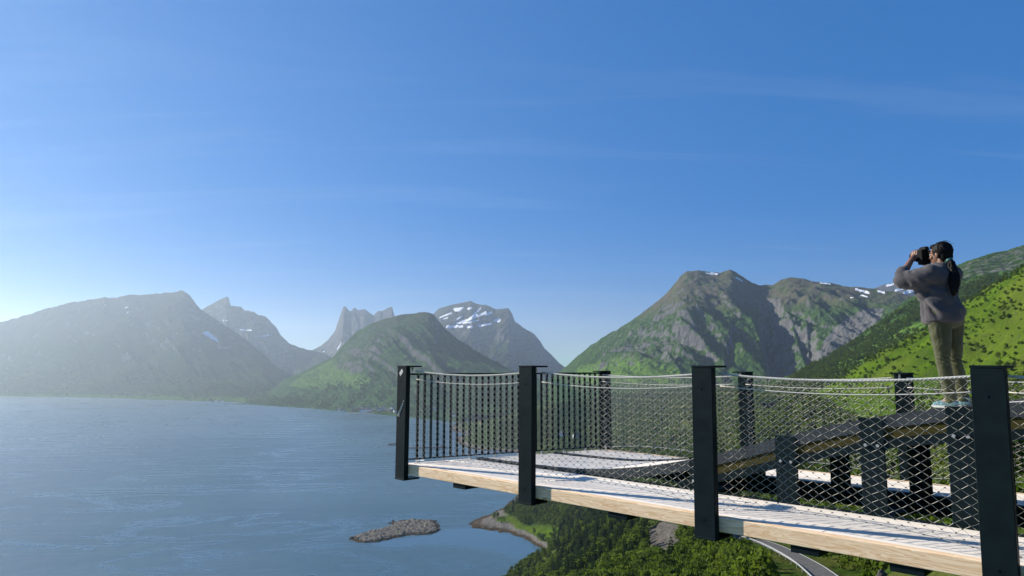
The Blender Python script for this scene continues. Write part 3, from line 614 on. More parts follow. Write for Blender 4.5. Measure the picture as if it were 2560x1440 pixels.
for i in range(n2):
    L = lengths(rj)
    for a, b in zip(L, L[1:]): plank_piece(A_FAR + 0.07 + i * w2 + 0.003, A_FAR + 0.07 + (i + 1) * w2 - 0.003, a + 0.002, b - 0.002, rj.uniform(-0.0015, 0.0015), deck)
POST_S = [8.34, 5.86, 3.52, 1.22, -1.15]
# timber edge beams between the front posts and along the back
cuts = [S_MIN] + sorted(POST_S[:-1] + [-1.15]) 
for a, b in zip(cuts, cuts[1:] + [8.62]):
    if b - a < 0.2: continue
    c = (a + b) / 2
    if b > 8.5: continue
    o = MB().box(a + 0.004 - c, b - 0.004 - c, -0.092, 0.0, -0.125, 0.006).build('edge_beam', M_EDGE, platform); o.location = (c, 0, 0); bevel(o, 0.006, 2)
for a, b in ((S_MIN, 0.9), (0.91, 4.3), (4.31, s_end(A_OUT) - 0.05)):
    c = (a + b) / 2; o = MB().box(a - c, b - c, -A_OUT, -A_OUT + 0.075, -0.125, 0.006).build('edge_beam', M_EDGE, platform); o.location = (c, 0, 0); bevel(o, 0.006, 2)
# steel along the inner edges and cross beams below
MB().box(S_MIN, 6.05, -A_IN - 0.075, -A_IN - 0.003, -0.18, 0.010).build('inner_beam', M_STEEL, platform)
MB().box(S_MIN, 6.05, -A_FAR - 0.065, -A_FAR + 0.02, -0.20, 0.004).build('inner_beam', M_STEEL, platform)
for px, py in ((1158, 1212), (1548, 1286), (2012, 1374), (2272, 1418)):
    p = at_z(px, py, -0.15); s = to_sm(p)[0]
    MB().box(s - 0.12, s + 0.12, -3.4, -0.02, -0.19, -0.127).build('cross_beam', M_STEEL, platform)
for s in (0.0, -1.9): MB().box(s - 0.12, s + 0.12, -3.4, -0.02, -0.19, -0.127).build('cross_beam', M_STEEL, platform)
for m in (0.98, 3.0): MB().box(S_MIN, 6.6, -m - 0.06, -m + 0.06, -0.265, -0.192).build('girder', M_STEEL, platform)

# the rising timber ramp between the two walkways
ramp = plat('ramp', label='curved timber ramp with dark steel kerbs rising between the walkways', cat='ramp')
def sweep(sa, sb, m0, m1, dz0, dz1, n=60):
    S = np.linspace(sa, sb, n); V = []; F = []
    for s in S:
        s0 = min(s, s_end(m0) - 0.05); s1 = min(s, s_end(m1) - 0.05); z = ramp_z(s)
        V += [(s0, -m0, z + dz0), (s1, -m1, z + dz0), (s1, -m1, z + dz1), (s0, -m0, z + dz1)]
    for i in range(n - 1):
        b = i * 4
        for k in range(4): F.append((b + k, b + (k + 1) % 4, b + 4 + (k + 1) % 4, b + 4 + k))
    F += [(0, 1, 2, 3), (4 * n - 1, 4 * n - 2, 4 * n - 3, 4 * n - 4)]
    return V, F
def swept(name, mat, parent, *a, **k):
    V, F = sweep(*a, **k); me = MB().add(V, F).mesh(name, mat); 
    import bmesh
    bm = bmesh.new(); bm.from_mesh(me); bmesh.ops.recalc_face_normals(bm, faces=bm.faces); bm.to_mesh(me); bm.free(); return link(name, me, parent)
C0, C1 = A_IN + 0.08, A_FAR - 0.12
for m in (C0, C1):
    k = swept('kerb', M_STEEL2, ramp, S_MIN, 8.75, m, m + 0.10, -0.11, 0.012)
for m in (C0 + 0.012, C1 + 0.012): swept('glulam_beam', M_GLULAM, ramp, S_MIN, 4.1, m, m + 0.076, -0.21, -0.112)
for m in (C0, C1): swept('bottom_flange', M_STEEL, ramp, S_MIN, 4.6, m, m + 0.10, -0.30, -0.212)
n3 = 9; w3 = (C1 - C0 - 0.10 - 0.01) / n3
for i in range(n3):
    swept('plank', M_PLANK, ramp, S_MIN, 8.75, C0 + 0.105 + i * w3 + 0.002, C0 + 0.105 + (i + 1) * w3 - 0.003, -0.055, -0.006 + rj.uniform(-0.001, 0.001), n=70)
colpx = [(1722, 24), (1938, 58), (2149, 60), (2368, 62)]
for px, wpx in colpx:
    s = s_at(px, C0); wd = 0.225
    for m, nm in ((C0 - 0.012, 1), (C1 + 0.088, 0)):
        sc = s - wd / 2; top = ramp_z(sc) + 0.012
        c = MB().box(sc - wd / 2, sc + wd / 2, -m - 0.024, -m, -0.19, top).box(sc - wd / 2 + 0.03, sc + wd / 2 - 0.03, -m - (0.10 if nm else -0.06), -m - 0.025 if nm else -m + 0.001, -0.19, top - 0.32).build('column', M_STEEL, ramp); bevel(c, 0.003, 1)
        if nm:
            for bz in (top - 0.26, -0.07):
                for bs in (-0.055, 0.055):
                    if bz > top - 0.05: continue
                    b = MB().tube([(0, 0, 0), (0, 0.016, 0)], 0.016, 6).build('bolt', M_GALV, c); b.location = (sc + bs, -m, bz)
for s in np.arange(-3.0, 4.8, 0.85):
    z = ramp_z(s); MB().box(s - 0.04, s + 0.04, -C1, -C0 - 0.101, z - 0.24, z - 0.058).build('joist', M_STEEL, ramp)
for s in (0.2, -1.8):
    for m in (C0 - 0.012, C1 + 0.088): MB().box(s - 0.11, s + 0.11, -m - 0.024, -m, -0.19, ramp_z(s)).build('column', M_STEEL, ramp)

# railings -----------------------------------------------------------
def net_mesh(path, zb, zt, a=0.107, b=0.067, r=0.0014, skip_top=0.0):
    # path(u) -> (x, y) in the platform frame; strands cross at clamps and bend flat there
    L = path(1, True); ni = max(2, round(L / a)); m = MB(); cl = MB()
    H = zt(0.5) - zb(0.5); nj = max(2, round(H / b))
    def P(i, j):
        u = min(max(i / ni, 0), 1); v = min(max(j / nj, 0), 1); x, y = path(u); z0, z1 = zb(u), zt(u); w_ = 0.010 * math.sin(i * 1.7 + j * 0.9) * math.sin(i * 0.37 - j * 0.61 + L); v += 0.25 / nj * math.sin(i * 0.45 + 2.1 * L) * math.sin(3.14 * v); x += w_; return Vector((x, y, z0 + (z1 - z0) * v))
    for i in range(ni):
        for j in range(nj):
            c = P(i + 0.5, j + 0.5)
            for k, (di, dj) in enumerate(((0, 0), (1, 0), (0, 1), (1, 1))):
                q = P(i + di, j + dj)
                e1 = c.lerp(q, 0.22); e1.z = c.z + (q.z - c.z) * 0.19; e2 = c.lerp(q, 0.78); e2.z = c.z + (q.z - c.z) * 0.81
                m.tube([c, e1, e2, q], r, 3, False)
            for q in (c, P(i, j)):
                cl.add([(q.x - .006, q.y - .0045, q.z - .004), (q.x + .006, q.y - .0045, q.z - .004), (q.x + .006, q.y + .0045, q.z - .004), (q.x - .006, q.y + .0045, q.z - .004), (q.x - .006, q.y - .0045, q.z + .004), (q.x + .006, q.y - .0045, q.z + .004), (q.x + .006, q.y + .0045, q.z + .004), (q.x - .006, q.y + .0045, q.z + .004)],
                       [(3, 2, 1, 0), (4, 5, 6, 7), (0, 1, 5, 4), (1, 2, 6, 5), (2, 3, 7, 6), (3, 0, 4, 7)])
    return m, cl
def rope(pts, r, twist=0.09, n=8):
    # three-strand laid rope
    pts = [Vector(p) for p in pts]; d = [0]
    for a, b in zip(pts, pts[1:]): d.append(d[-1] + (b - a).length)
    N = max(8, int(d[-1] / 0.016)); m = MB(); dirv = (pts[-1] - pts[0]).normalized(); side = dirv.cross(Vector((0, 0, 1))).normalized()
    path = []
    for i in range(N + 1):
        x = d[-1] * i / N; k = max(j for j in range(len(d)) if d[j] <= x + 1e-9); k = min(k, len(d) - 2); f = (x - d[k]) / (d[k + 1] - d[k]); path.append((pts[k].lerp(pts[k + 1], f), x))
    for s in range(3):
        m.tube([p + (side * math.cos(x / twist * 2 * math.pi + s * 2.094) + Vector((0, 0, 1)) * math.sin(x / twist * 2 * math.pi + s * 2.094)) * r * 0.5 for p, x in path], r * 0.58, 5)
    return m
def post(parent, s, m, w, d, z0, z1, inward, cap_len, lean=0.0, label=None):
    sg = -1 if inward > 0 else 1
    ya, yb = (0, d) if inward > 0 else (-d, 0)
    p = MB(); V = []
    x0, x1 = -w / 2, w / 2
    y0, y1 = (-0.0, d) if inward > 0 else (-d, 0.0)
    p.box(x0, x1, y0, y1, z0, z1)
    o = p.build('post', M_STEEL, parent); o.location = (s, -m, 0); o.rotation_euler = (0, lean, 0); bevel(o, 0.004, 2)
    yc = (-cap_len, d + 0.004) if inward > 0 else (-d - 0.004, cap_len)
    c = MB().box(x0 - 0.004, x1 + 0.004, yc[0], yc[1], z1 + 0.0005, z1 + 0.020).build('cap_plate', M_STEEL, o); bevel(c, 0.003, 1)
    c = MB().box(x0 - 0.004, x1 + 0.004, yc[0] if inward > 0 else yc[0], yc[1] if inward > 0 else 0.14, z0 - 0.022, z0 - 0.0005).build('base_plate', M_STEEL, o); bevel(c, 0.003, 1)
    MB().tube([(-0.05 * 0, -0.11 if inward > 0 else 0.11, z1 - 0.055), (0, -0.11 if inward > 0 else 0.11, z1 + 0.001)], 0.014, 8).build('rope_bracket', M_GALV, o)
    for bz in (z1 - 0.20, z0 + 0.16):
        k = MB().tube([(0.012, (d if inward > 0 else -d), bz), (0.012, (d + 0.004 if inward > 0 else -d - 0.004), bz)], 0.010, 10).build('bolt', M_STEEL, o)
    return o
NET_M = 0.13
front = plat('net_railing', label='wire net railing with dark steel posts along the near edge of the deck', cat='railing')
posts = [post(front, s, 0.0 - 0.0, 0.215, 0.075, -0.18, 1.385, 1, 0.20, lean=-0.010) for s in POST_S]
def bay(parent, s0, s1, m0, m1, zt, zb=0.05, sag=0.05, cable=True, rope_r=0.0115, net_r=0.0016):
    def path(u, length=False):
        if length: return math.hypot(s1 - s0, m1 - m0)
        return (s0 + (s1 - s0) * u, -(m0 + (m1 - m0) * u))
    top = lambda u: zt - sag * 4 * u * (1 - u)
    bot = lambda u: zb + 0.085 * 4 * u * (1 - u)
    k = [(*path(u), top(u)) for u in np.linspace(0, 1, 25)]
    rope(k, rope_r).build('handrail_rope', M_ROPE, parent, True)
    if cable: MB().tube([(*path(u), top(u) - 0.115 - 0.0 * u) for u in np.linspace(0, 1, 25)], 0.005, 6).build('middle_cable', M_ROPE, parent, True)
    MB().tube([(*path(u), bot(u)) for u in np.linspace(0, 1, 25)], 0.004, 6).build('bottom_cable', M_GALV, parent, True)
    nm, cl = net_mesh(path, bot, top, r=net_r)
    o = nm.build('wire_net', M_WIRE, parent); o['kind'] = 'stuff'
    c = cl.build('clamps', M_CLAMP, o); c['kind'] = 'stuff'
for k_, (a, b) in enumerate(zip(POST_S, POST_S[1:])): bay(front, a - 0.09, b + 0.09, NET_M, NET_M, 1.325, net_r=(0.0019, 0.0017, 0.0014, 0.0014)[k_])
bay(front, POST_S[-1] - 0.09, S_MIN, NET_M, NET_M, 1.325)
# worn white sticker and a scribbled paint mark on the outermost post
st = MB().add([(-0.045, 0.0, 0.02), (0.02, 0, -0.045), (0.05, 0, 0.0), (-0.012, 0, 0.062)], [(0, 1, 2, 3)]).build('sticker', M_WHITE, posts[0]); st.location = (0.01, 0.0768, 1.30)
def scribble():
    pts = []; 
    for i in range(90):
        t = i / 89; a = t * 2 * math.pi * 6.5; big = 0.030 if t < 0.2 else 0.018
        pts.append((-(t * 0.24 - 0.12) * 0.52 + math.cos(a) * big * 0.6, 0.0, (t * 0.24 - 0.12) * 0.86 + math.sin(a) * big))
    return MB().tube(pts, 0.0055, 4)
sc = scribble().build('paint_scribble', M_WHITE, posts[0]); sc.location = (0.0, 0.0775, 0.79)

endr = plat('bar_railing', label='dark upright bar railing across the far end of the deck', cat='railing')
ea, eb = 0.16, A_OUT + 0.12
def ep(m): return s_end(m) - 0.03
ang = math.atan2(-(eb - ea), ep(eb) - ep(ea))
def ebox(name, mlo, mhi, hw, z0, z1, mat=M_STEEL, parent=endr):
    p0, p1 = Vector((ep(mlo), -mlo, 0)), Vector((ep(mhi), -mhi, 0)); d = (p1 - p0); L = d.length; a = math.atan2(d.y, d.x)
    o = MB().box(0, L, -hw, hw, z0, z1).build(name, mat, parent); o.location = p0; o.rotation_euler = (0, 0, a); return o
ebox('top_rail', ea, eb, 0.022, 1.268, 1.292); ebox('bottom_rail', ea, eb, 0.012, 0.045, 0.062)
bar = MB().box(-0.0185, 0.0185, -0.006, 0.006, 0.063, 1.267).mesh('bar', M_STEEL)
nb_ = 33
for i in range(nb_):
    m = ea + 0.12 + (eb - ea - 0.22) * i / (nb_ - 1)
    o = link('bar', bar, endr); o.location = (ep(m), -m, 0); o.rotation_euler = (0, 0, math.atan2(-(eb - ea), ep(eb) - ep(ea)))
    f = MB().box(-0.012, 0.012, -0.012, 0.012, 0.0, 0.045).mesh('foot', M_GALV) if i == 0 else f
    if i % 4 == 0: q = link('foot', f, endr); q.location = (ep(m), -m, 0)

back = plat('net_railing', label='wire net railing with dark posts along the far side of the deck', cat='railing')
BM = A_OUT + 0.01
bs = [7.50, s_at(1866, BM), s_at(2266, BM), s_at(2266, BM) - 2.35, S_MIN]
bposts = [post(back, s, BM, 0.20, 0.075, -0.16, 1.30, -1, 0.16) for s in bs[:-1]]
for a, b in zip(bs, bs[1:]): bay(back, a - 0.08, b + 0.08, BM - 0.12, BM - 0.12, 1.255, sag=0.035, rope_r=0.008, net_r=0.0016)

# ------------------------------------------------------------------ trees
def mat_leaf(name, a, b, trans=0.35):
    t = NT(name); oi = t.new('ShaderNodeObjectInfo'); v = t.coord(); n = t.noise(v, 1.3, 3)
    c = t.mix(oi.outputs['Random'], a, b); c = t.mix(t.ramp(n, 0.35, 0.7, 0, 0.5), c, tuple(x * 0.6 for x in a))
    t.fin(c, 0.8, 0, 0.04)
    tr = t.new('ShaderNodeBsdfTranslucent'); t.l.new(t.mix(1.0, c, (1.25, 1.35, 0.6), 'MULTIPLY'), tr.inputs[0]); mx = t.new('ShaderNodeMixShader'); mx.inputs[0].default_value = trans
    t.l.new(t.bsdf.outputs[0], mx.inputs[1]); t.l.new(tr.outputs[0], mx.inputs[2]); t.l.new(mx.outputs[0], t.out.inputs[0]); return t.m
M_BIRCH = mat_leaf('birch_leaves', (0.058, 0.094, 0.016), (0.135, 0.180, 0.026), 0.42)
M_SPRUCE = mat_leaf('spruce_needles', (0.020, 0.045, 0.015), (0.045, 0.080, 0.022), 0.2)
M_BUSH = mat_leaf('bush_leaves', (0.07, 0.125, 0.012), (0.13, 0.195, 0.018), 0.5)
M_BARK = mat_plain('bark', (0.16, 0.14, 0.12), 0.9, 0, 0.1, 0.3, 9)
def crown_broad(seed, N, size, lobes, flat=1.0, mat=M_BIRCH, name='crown', zc=0.62):
    r = np.random.default_rng(seed); V = np.zeros((N * 4, 3)); F = []
    L = []
    for _ in range(lobes):
        a = r.uniform(0, 2 * np.pi); h = r.uniform(0.28, 0.9); d = r.uniform(0.05, 0.26) * (1.15 - abs(h - 0.5)); L.append((math.cos(a) * d, math.sin(a) * d, h, r.uniform(0.12, 0.22)))
    L.append((0, 0, 0.85, 0.14)); L.append((0, 0, 0.5, 0.2))
    for i in range(N):
        l = L[r.integers(len(L))]; d = r.normal(size=3); d /= np.linalg.norm(d); rad = l[3] * r.uniform(0.62, 1.08)
        c = np.array([l[0], l[1], l[2] * flat]) + d * rad * np.array([1, 1, 0.85 * flat])
        nrm = d + r.normal(size=3) * 0.7; nrm /= np.linalg.norm(nrm); t1 = np.cross(nrm, r.normal(size=3)); t1 /= np.linalg.norm(t1); t2 = np.cross(nrm, t1)
        s = size * r.uniform(0.6, 1.3)
        V[i * 4:i * 4 + 4] = [c - t1 * s - t2 * s * .55, c + t1 * s * .25 - t2 * s, c + t1 * s + t2 * s * .5, c - t1 * s * .3 + t2 * s]
        F.append((i * 4, i * 4 + 1, i * 4 + 2, i * 4 + 3))
    return MB().add(V, F).mesh(name, mat)
def crown_spruce(seed, tiers=13, name='crown'):
    r = np.random.default_rng(seed); m = MB()
    for k in range(tiers):
        h = 0.10 + 0.88 * k / tiers; R = 0.21 * (1 - (h - 0.1) / 0.92) ** 0.85 + 0.012; nb = max(5, int(13 * (1 - h) + 4))
        for j in range(nb):
            a = 2 * math.pi * (j + r.uniform(0, 0.9)) / nb + k; q = R * r.uniform(0.72, 1.12); dz = -q * r.uniform(0.25, 0.6); wd = q * 0.36
            e = np.array([math.cos(a), math.sin(a), 0]); p = np.array([-math.sin(a), math.cos(a), 0]); b = np.array([0, 0, h])
            mid = b + e * q * 0.55 + [0, 0, dz * 0.35]; tip = b + e * q + [0, 0, dz]
            m.add([b, mid + p * wd, tip, mid - p * wd], [(0, 1, 2, 3)]); m.add([b + [0, 0, .01], mid + [0, 0, wd * .9], tip, mid - [0, 0, wd]], [(0, 1, 2, 3)])
    m.tube([(0, 0, 0.9), (0, 0, 1.0)], [0.012, 0.002], 4); return m.mesh(name, M_SPRUCE)
CROWNS = [crown_broad(s, 430, 0.042, 9) for s in (1, 2, 3)] + [crown_broad(4, 380, 0.045, 7, 1.1)] + [crown_spruce(5), crown_spruce(6, 11)] + [crown_broad(8, 330, 0.06, 9, 0.62, M_BUSH)]
def trunk_mesh(kind, seed):
    r = random.Random(seed); m = MB()
    if kind == 'spruce': m.tube([(0, 0, -0.06), (0, 0, 0.5), (0, 0, 0.92)], [0.02, 0.012, 0.003], 6)
    elif kind == 'bush':
        for k in range(5): a = k * 1.256; m.tube([(0, 0, -0.06), (math.cos(a) * .1, math.sin(a) * .1, 0.2), (math.cos(a) * .2, math.sin(a) * .2, 0.42)], [0.014, 0.009, 0.004], 4)
    else:
        m.tube([(0, 0, -0.06), (0.01, 0, 0.25), (-0.01, 0.01, 0.55), (0.01, 0, 0.85)], [0.018, 0.014, 0.009, 0.003], 6)
        for k in range(6):
            a = r.uniform(0, 6.28); h = r.uniform(0.25, 0.65); m.tube([(0, 0, h), (math.cos(a) * .1, math.sin(a) * .1, h + .08), (math.cos(a) * .2, math.sin(a) * .2, h + .2)], [0.008, 0.005, 0.002], 4)
    return m.mesh('trunk', M_BARK)
TRUNKS = [trunk_mesh('birch', s) for s in (1, 2, 3, 4)] + [trunk_mesh('spruce', 5)] * 2 + [trunk_mesh('bush', 6)]

# where trees stand: jittered points on the slope
def jitter(x0, x1, y0, y1, step, seed):
    r = np.random.default_rng(seed); X, Y = np.meshgrid(np.arange(x0, x1, step), np.arange(y0, y1, step), indexing='ij')
    return X.ravel() + r.uniform(-.48, .48, X.size) * step, Y.ravel() + r.uniform(-.48, .48, X.size) * step
tx, ty = [], []
for b in ((-60, 260, 14, 330, 3.6), (-60, 620, 330, 820, 5.0), (-40, 760, 820, 2300, 9.0)):
    a, c = jitter(*b, seed=int(b[3])); tx.append(a); ty.append(c)
a, c = jitter(-40, 230, 640, 1200, 5.0, 78); tx.append(a); ty.append(c)
a, c = jitter(120, 520, 200, 900, 4.2, 77); tx.append(a); ty.append(c); n_main = sum(len(q) for q in tx[:-1])
tx = np.concatenate(tx); ty = np.concatenate(ty); scrub = np.arange(len(tx)) >= n_main
kx, ky, _ = project(np.stack([tx, ty, np.full(tx.shape, -60.)], -1))
keep = (np.abs(tx) < 0.95 * ty + 40); tx, ty, scrub = tx[keep], ty[keep], scrub[keep]
def sample_grid(X, Y, Z, x, y):
    i = np.clip(np.searchsorted(X, x) - 1, 0, len(X) - 2); j = np.clip(np.searchsorted(Y, y) - 1, 0, len(Y) - 2)
    fx = (x - X[i]) / (X[i + 1] - X[i]); fy = (y - Y[j]) / (Y[j + 1] - Y[j])
    return (Z[i, j] * (1 - fx) + Z[i + 1, j] * fx) * (1 - fy) + (Z[i, j + 1] * (1 - fx) + Z[i + 1, j + 1] * fx) * fy
tz = sample_grid(nx, ny, NZ, tx, ty); r_ = np.hypot(tx, ty)
tr = np.random.default_rng(11); rnd = tr.random(len(tx))
px_, py_, f_ = project(np.stack([tx, ty, tz], -1))
md = meadow_mask(tx, ty, px_, py_); rdist, _ = road_dist(tx, ty)
clump = fbm(tx / 55, ty / 55, 3)
prob = np.where(md > 0.5, 0.16 + 0.55 * sstep(-0.1, 0.45, clump), np.where(clump > -0.75, 0.93, 0.6))
prob = np.where(scrub, np.where(md > 0.5, 0.05 + 0.75 * sstep(-0.35, 0.5, fbm(tx / 38 + 7, ty / 38, 4)), 0.0), prob)
shore_meadow = (md > 0.5) & (tz < SEA + 12); prob[shore_meadow] = 0.03
ok = (rnd < prob) & (tz > SEA + 2.7) & (rdist > 4.2) & ~((in_poly(px_, py_, SCREE) | in_poly(px_, py_ - 9000 / np.maximum(ty, 1), SCREE)) & (ty < 700))
kind = tr.integers(0, 4, len(tx))
sp = in_poly(px_, py_, [(1380, 1470), (1390, 1400), (1400, 1330), (1430, 1270), (1500, 1250), (1600, 1300), (1560, 1370), (1500, 1470)])
kind = np.where((tr.random(len(tx)) < np.where(sp, 0.42, 0.03)) & (r_ > 150), 4 + tr.integers(0, 2, len(tx)), kind)
hgt = np.where(kind >= 4, tr.uniform(9, 15, len(tx)), tr.uniform(5.0, 8.5, len(tx))); hgt = np.where(md > 0.5, tr.uniform(2.2, 5.5, len(tx)), hgt)
near_s = r_ < 75
kind = np.where(near_s | ((md > 0.5) & (tr.random(len(tx)) < 0.55)), 6, kind); hgt = np.where(kind == 6, tr.uniform(1.6, 3.2, len(tx)) * np.where(r_ > 200, 1.3, 1.0), hgt)
kind = np.where(scrub, 6, kind); hgt = np.where(scrub, 0.6 + 2.6 * tr.random(len(tx)) ** 2.2, hgt)
sa, ma = tx * DV[0] + ty * DV[1], tx * NV[0] + ty * NV[1] - N0
under = (ma > -8) & (ma < 12) & (sa > -14) & (sa < 16)
ok &= ~(under & (tz + hgt > -1.6)); ok &= ~((r_ < 30) & (tx < 14)) & (ty > 12)
ok &= ~((tx < 30) & (r_ < 140) & (tz + hgt > EYE - 0.31 * ty))
T_ = np.gradient(ROAD, axis=0); T_ /= np.linalg.norm(T_, axis=1, keepdims=True); N_ = np.stack([T_[:, 1], -T_[:, 0]], -1)
band = [project(np.array([*(ROAD[i] + N_[i] * o), RZ[i]])) for o, rng_ in ((-3.4, range(len(ROAD))), (3.2, range(len(ROAD) - 1, -1, -1))) for i in rng_]
band = [(float(b[0]), float(b[1])) for b in band]
for hk in (0.15, 0.4, 0.65, 0.9):
    qx, qy, _ = project(np.stack([tx, ty, tz + hgt * hk], -1))
    for dx in (-0.2, 0, 0.2): ok &= ~(in_poly(qx + dx * hgt * FPX / np.maximum(ty, 1), qy, band) & (ty < 260))   # keep the road in sight
edge = tz < SEA + 20; hgt = np.where(edge & (kind < 4), hgt * 0.85, hgt)
tx, ty, tz, kind, hgt, r_ = [a[ok] for a in (tx, ty, tz, kind, hgt, r_)]
# trees on the wooded hillside behind
HXs, HYs, HZs = HILL; hr = np.random.default_rng(5)
NH = 22000; ii = hr.integers(0, HXs.shape[0], NH); jj = (hr.random(NH) ** 0.8 * 149).astype(int)
hx, hy, hz = HXs[ii, jj] + hr.uniform(-6, 6, NH), HYs[ii, jj], HZs[ii, jj]
hpx, hpy, _ = project(np.stack([hx, hy, hz], -1))
inm = in_poly(hpx, hpy, [(1880, 1010), (2000, 930), (2150, 842), (2290, 745), (2390, 705), (2560, 680), (2620, 700), (2620, 1010)]) & (fbm(hx / 60, hy / 60, 3) + hr.uniform(-.25, .25, NH) > -0.12)
ax = np.concatenate([tx, hx[inm]]); ay = np.concatenate([ty, hy[inm]]); azz = np.concatenate([tz, hz[inm] - 0.3])
kinds = np.concatenate([kind, np.where(hr.random(inm.sum()) < 0.3, 6, hr.integers(0, 4, inm.sum()))]); hs_ = np.concatenate([hgt, hr.uniform(4, 7.5, inm.sum())]); rots = hr.uniform(0, 6.28, len(ax))
# wooded strips along the far shores
for (FX, FY, FZ), cnt, u0 in ((FARL, 5200, 60), (SPUR, 6500, 0)):
    i_ = hr.integers(u0, FX.shape[0], cnt); j_ = (hr.random(cnt) ** 1.3 * FX.shape[1] * 0.42).astype(int)
    fx_, fy_, fz_ = FX[i_, j_] + hr.uniform(-9, 9, cnt), FY[i_, j_] + hr.uniform(-9, 9, cnt), FZ[i_, j_]
    g_ = (fz_ > SEA + 3) & (fz_ < SEA + 170) & (fbm(fx_ / 150, fy_ / 150, 3) + hr.uniform(-.3, .3, cnt) > 0.0)
    ax = np.concatenate([ax, fx_[g_]]); ay = np.concatenate([ay, fy_[g_]]); azz = np.concatenate([azz, fz_[g_] - 1.0]); kinds = np.concatenate([kinds, hr.integers(0, 4, g_.sum())]); hs_ = np.concatenate([hs_, hr.uniform(8, 15, g_.sum())]); rots = np.concatenate([rots, hr.uniform(0, 6.28, g_.sum())])
# pick the ones that show largest: walk from near to far over a coarse picture of what is already covered
cpx, cpy, cf = project(np.stack([ax, ay, azz + hs_ * 0.6], -1)); size = FPX * hs_ * 0.5 / np.maximum(cf, 1)
occ = np.zeros((180, 320), bool)
def beam_y(x): return np.interp(x, [985, 1012, 1330, 1742, 2452, 2560], [1440, 1192, 1250, 1334, 1445, 1470])
gxx, gyy = np.meshgrid(np.arange(320) * 8 + 4, np.arange(180) * 8 + 4)
occ |= (gxx > 985) & (gyy < beam_y(gxx)) & (gyy > 905)
occ |= (gxx > 2240) & (gxx < 2415) & (gyy > 600)
order = np.argsort(cf); cand = []
for q in order:
    x, y, s = cpx[q], cpy[q], size[q]
    if not (0 < x < 2560 and 560 < y < 1450) or s < 3: continue
    a0, a1, b0, b1 = int((x - s / 2) / 8), int((x + s / 2) / 8) + 1, int((y - s * .7) / 8), int((y + s * .7) / 8) + 1
    a0, b0 = max(a0, 0), max(b0, 0); sub = occ[b0:b1, a0:a1]
    if sub.size == 0: continue
    vis = 1 - sub.mean()
    if vis > 0.3: cand.append((s * vis, q))
    sub[:] = True
cand.sort(reverse=True)
single = [q for _, q in cand[:270]]
mask = np.ones(len(ax), bool); mask[single] = False
LAB = {'wood': ('birch_tree', 'leafy green tree in the wood on the slope below the deck', 'tree', 'broadleaf trees of the wood below the deck'),
       'spruce': ('spruce_tree', 'dark pointed spruce in the wood below the deck', 'tree', 'spruces of the wood below the deck'),
       'bush': ('bush', 'low leafy green bush on the hillside beside or below the deck', 'bush', 'bushes on the slope'),
       'slope': ('birch_tree', 'small tree on the green hillside right of the big mountain', 'tree', 'small trees on the right hillside')}
def plant(q, lab=None):
    k = kinds[q]; c = 'bush' if k == 6 else 'spruce' if k >= 4 else ('slope' if (cpy[q] < 1010) else 'wood')
    nm, lb, ct, gp = LAB[c]; x, y = cpx[q], cpy[q]
    if not lab:
        near_road = np.hypot(ROAD[:, 0] - ax[q], ROAD[:, 1] - ay[q]).min() < 22
        if c == 'slope': w_ = ('on the green hillside right of the person', 'trees right of the person') if x > 2400 else ('on the hillside between the big mountain and the person', 'trees left of the person') if x < 2300 else ('on the hillside just behind the person', 'trees behind the person'); lb = 'small leafy tree ' + w_[0]; gp = w_[1]
        elif c == 'wood': w_ = ('beside the road below the deck', 'trees beside the road') if near_road else ('behind the grassy shore of the spit', 'trees behind the shore') if ay[q] > 520 else ('right of the road under the near end of the deck', 'trees right of the road') if x > 2080 else ('left of the grey scree below the deck', 'trees left of the scree') if x < 1640 else ('between the grey scree and the road below the deck', 'trees between scree and road'); lb = 'leafy green tree ' + w_[0]; gp = w_[1]
        elif c == 'spruce': w_ = ('in the dark stand left of the scree', 'spruces left of the scree') if x < 1640 else ('among leafy trees right of the scree', 'spruces right of the scree'); lb = 'dark pointed spruce ' + w_[0]; gp = w_[1]
        elif c == 'bush': w_ = ('on the bright hillside right of the person', 'bushes right of the person') if (y < 1010 and x > 2400) else ('on the hillside left of the person', 'bushes left of the person') if y < 1010 else ('on the slope under the deck', 'bushes under the deck'); lb = 'low round green bush ' + w_[0]; gp = w_[1]
    e = empty(nm, (ax[q], ay[q], azz[q]), rots[q], label=lab or lb, cat=ct)
    if not lab: e['group'] = gp
    e.scale = (hs_[q],) * 3
    o1 = link('trunk', TRUNKS[k], e); o2 = link('crown', CROWNS[k], e); return e
for q in single: plant(q)
# the lone spruce whose top stands before the water
lz = ground(2.6, 300.0); ax = np.append(ax, 2.6); ay = np.append(ay, 300.0); azz = np.append(azz, lz)
top_z = sight(1290, 1408, 300.0)[2]; kinds = np.append(kinds, 4); hs_ = np.append(hs_, max(6.0, top_z - lz)); rots = np.append(rots, 0.4); cpy = np.append(cpy, 1400); cpx = np.append(cpx, 1290); mask = np.append(mask, False)
plant(len(ax) - 1, 'single dark spruce top standing before the water at the bottom')
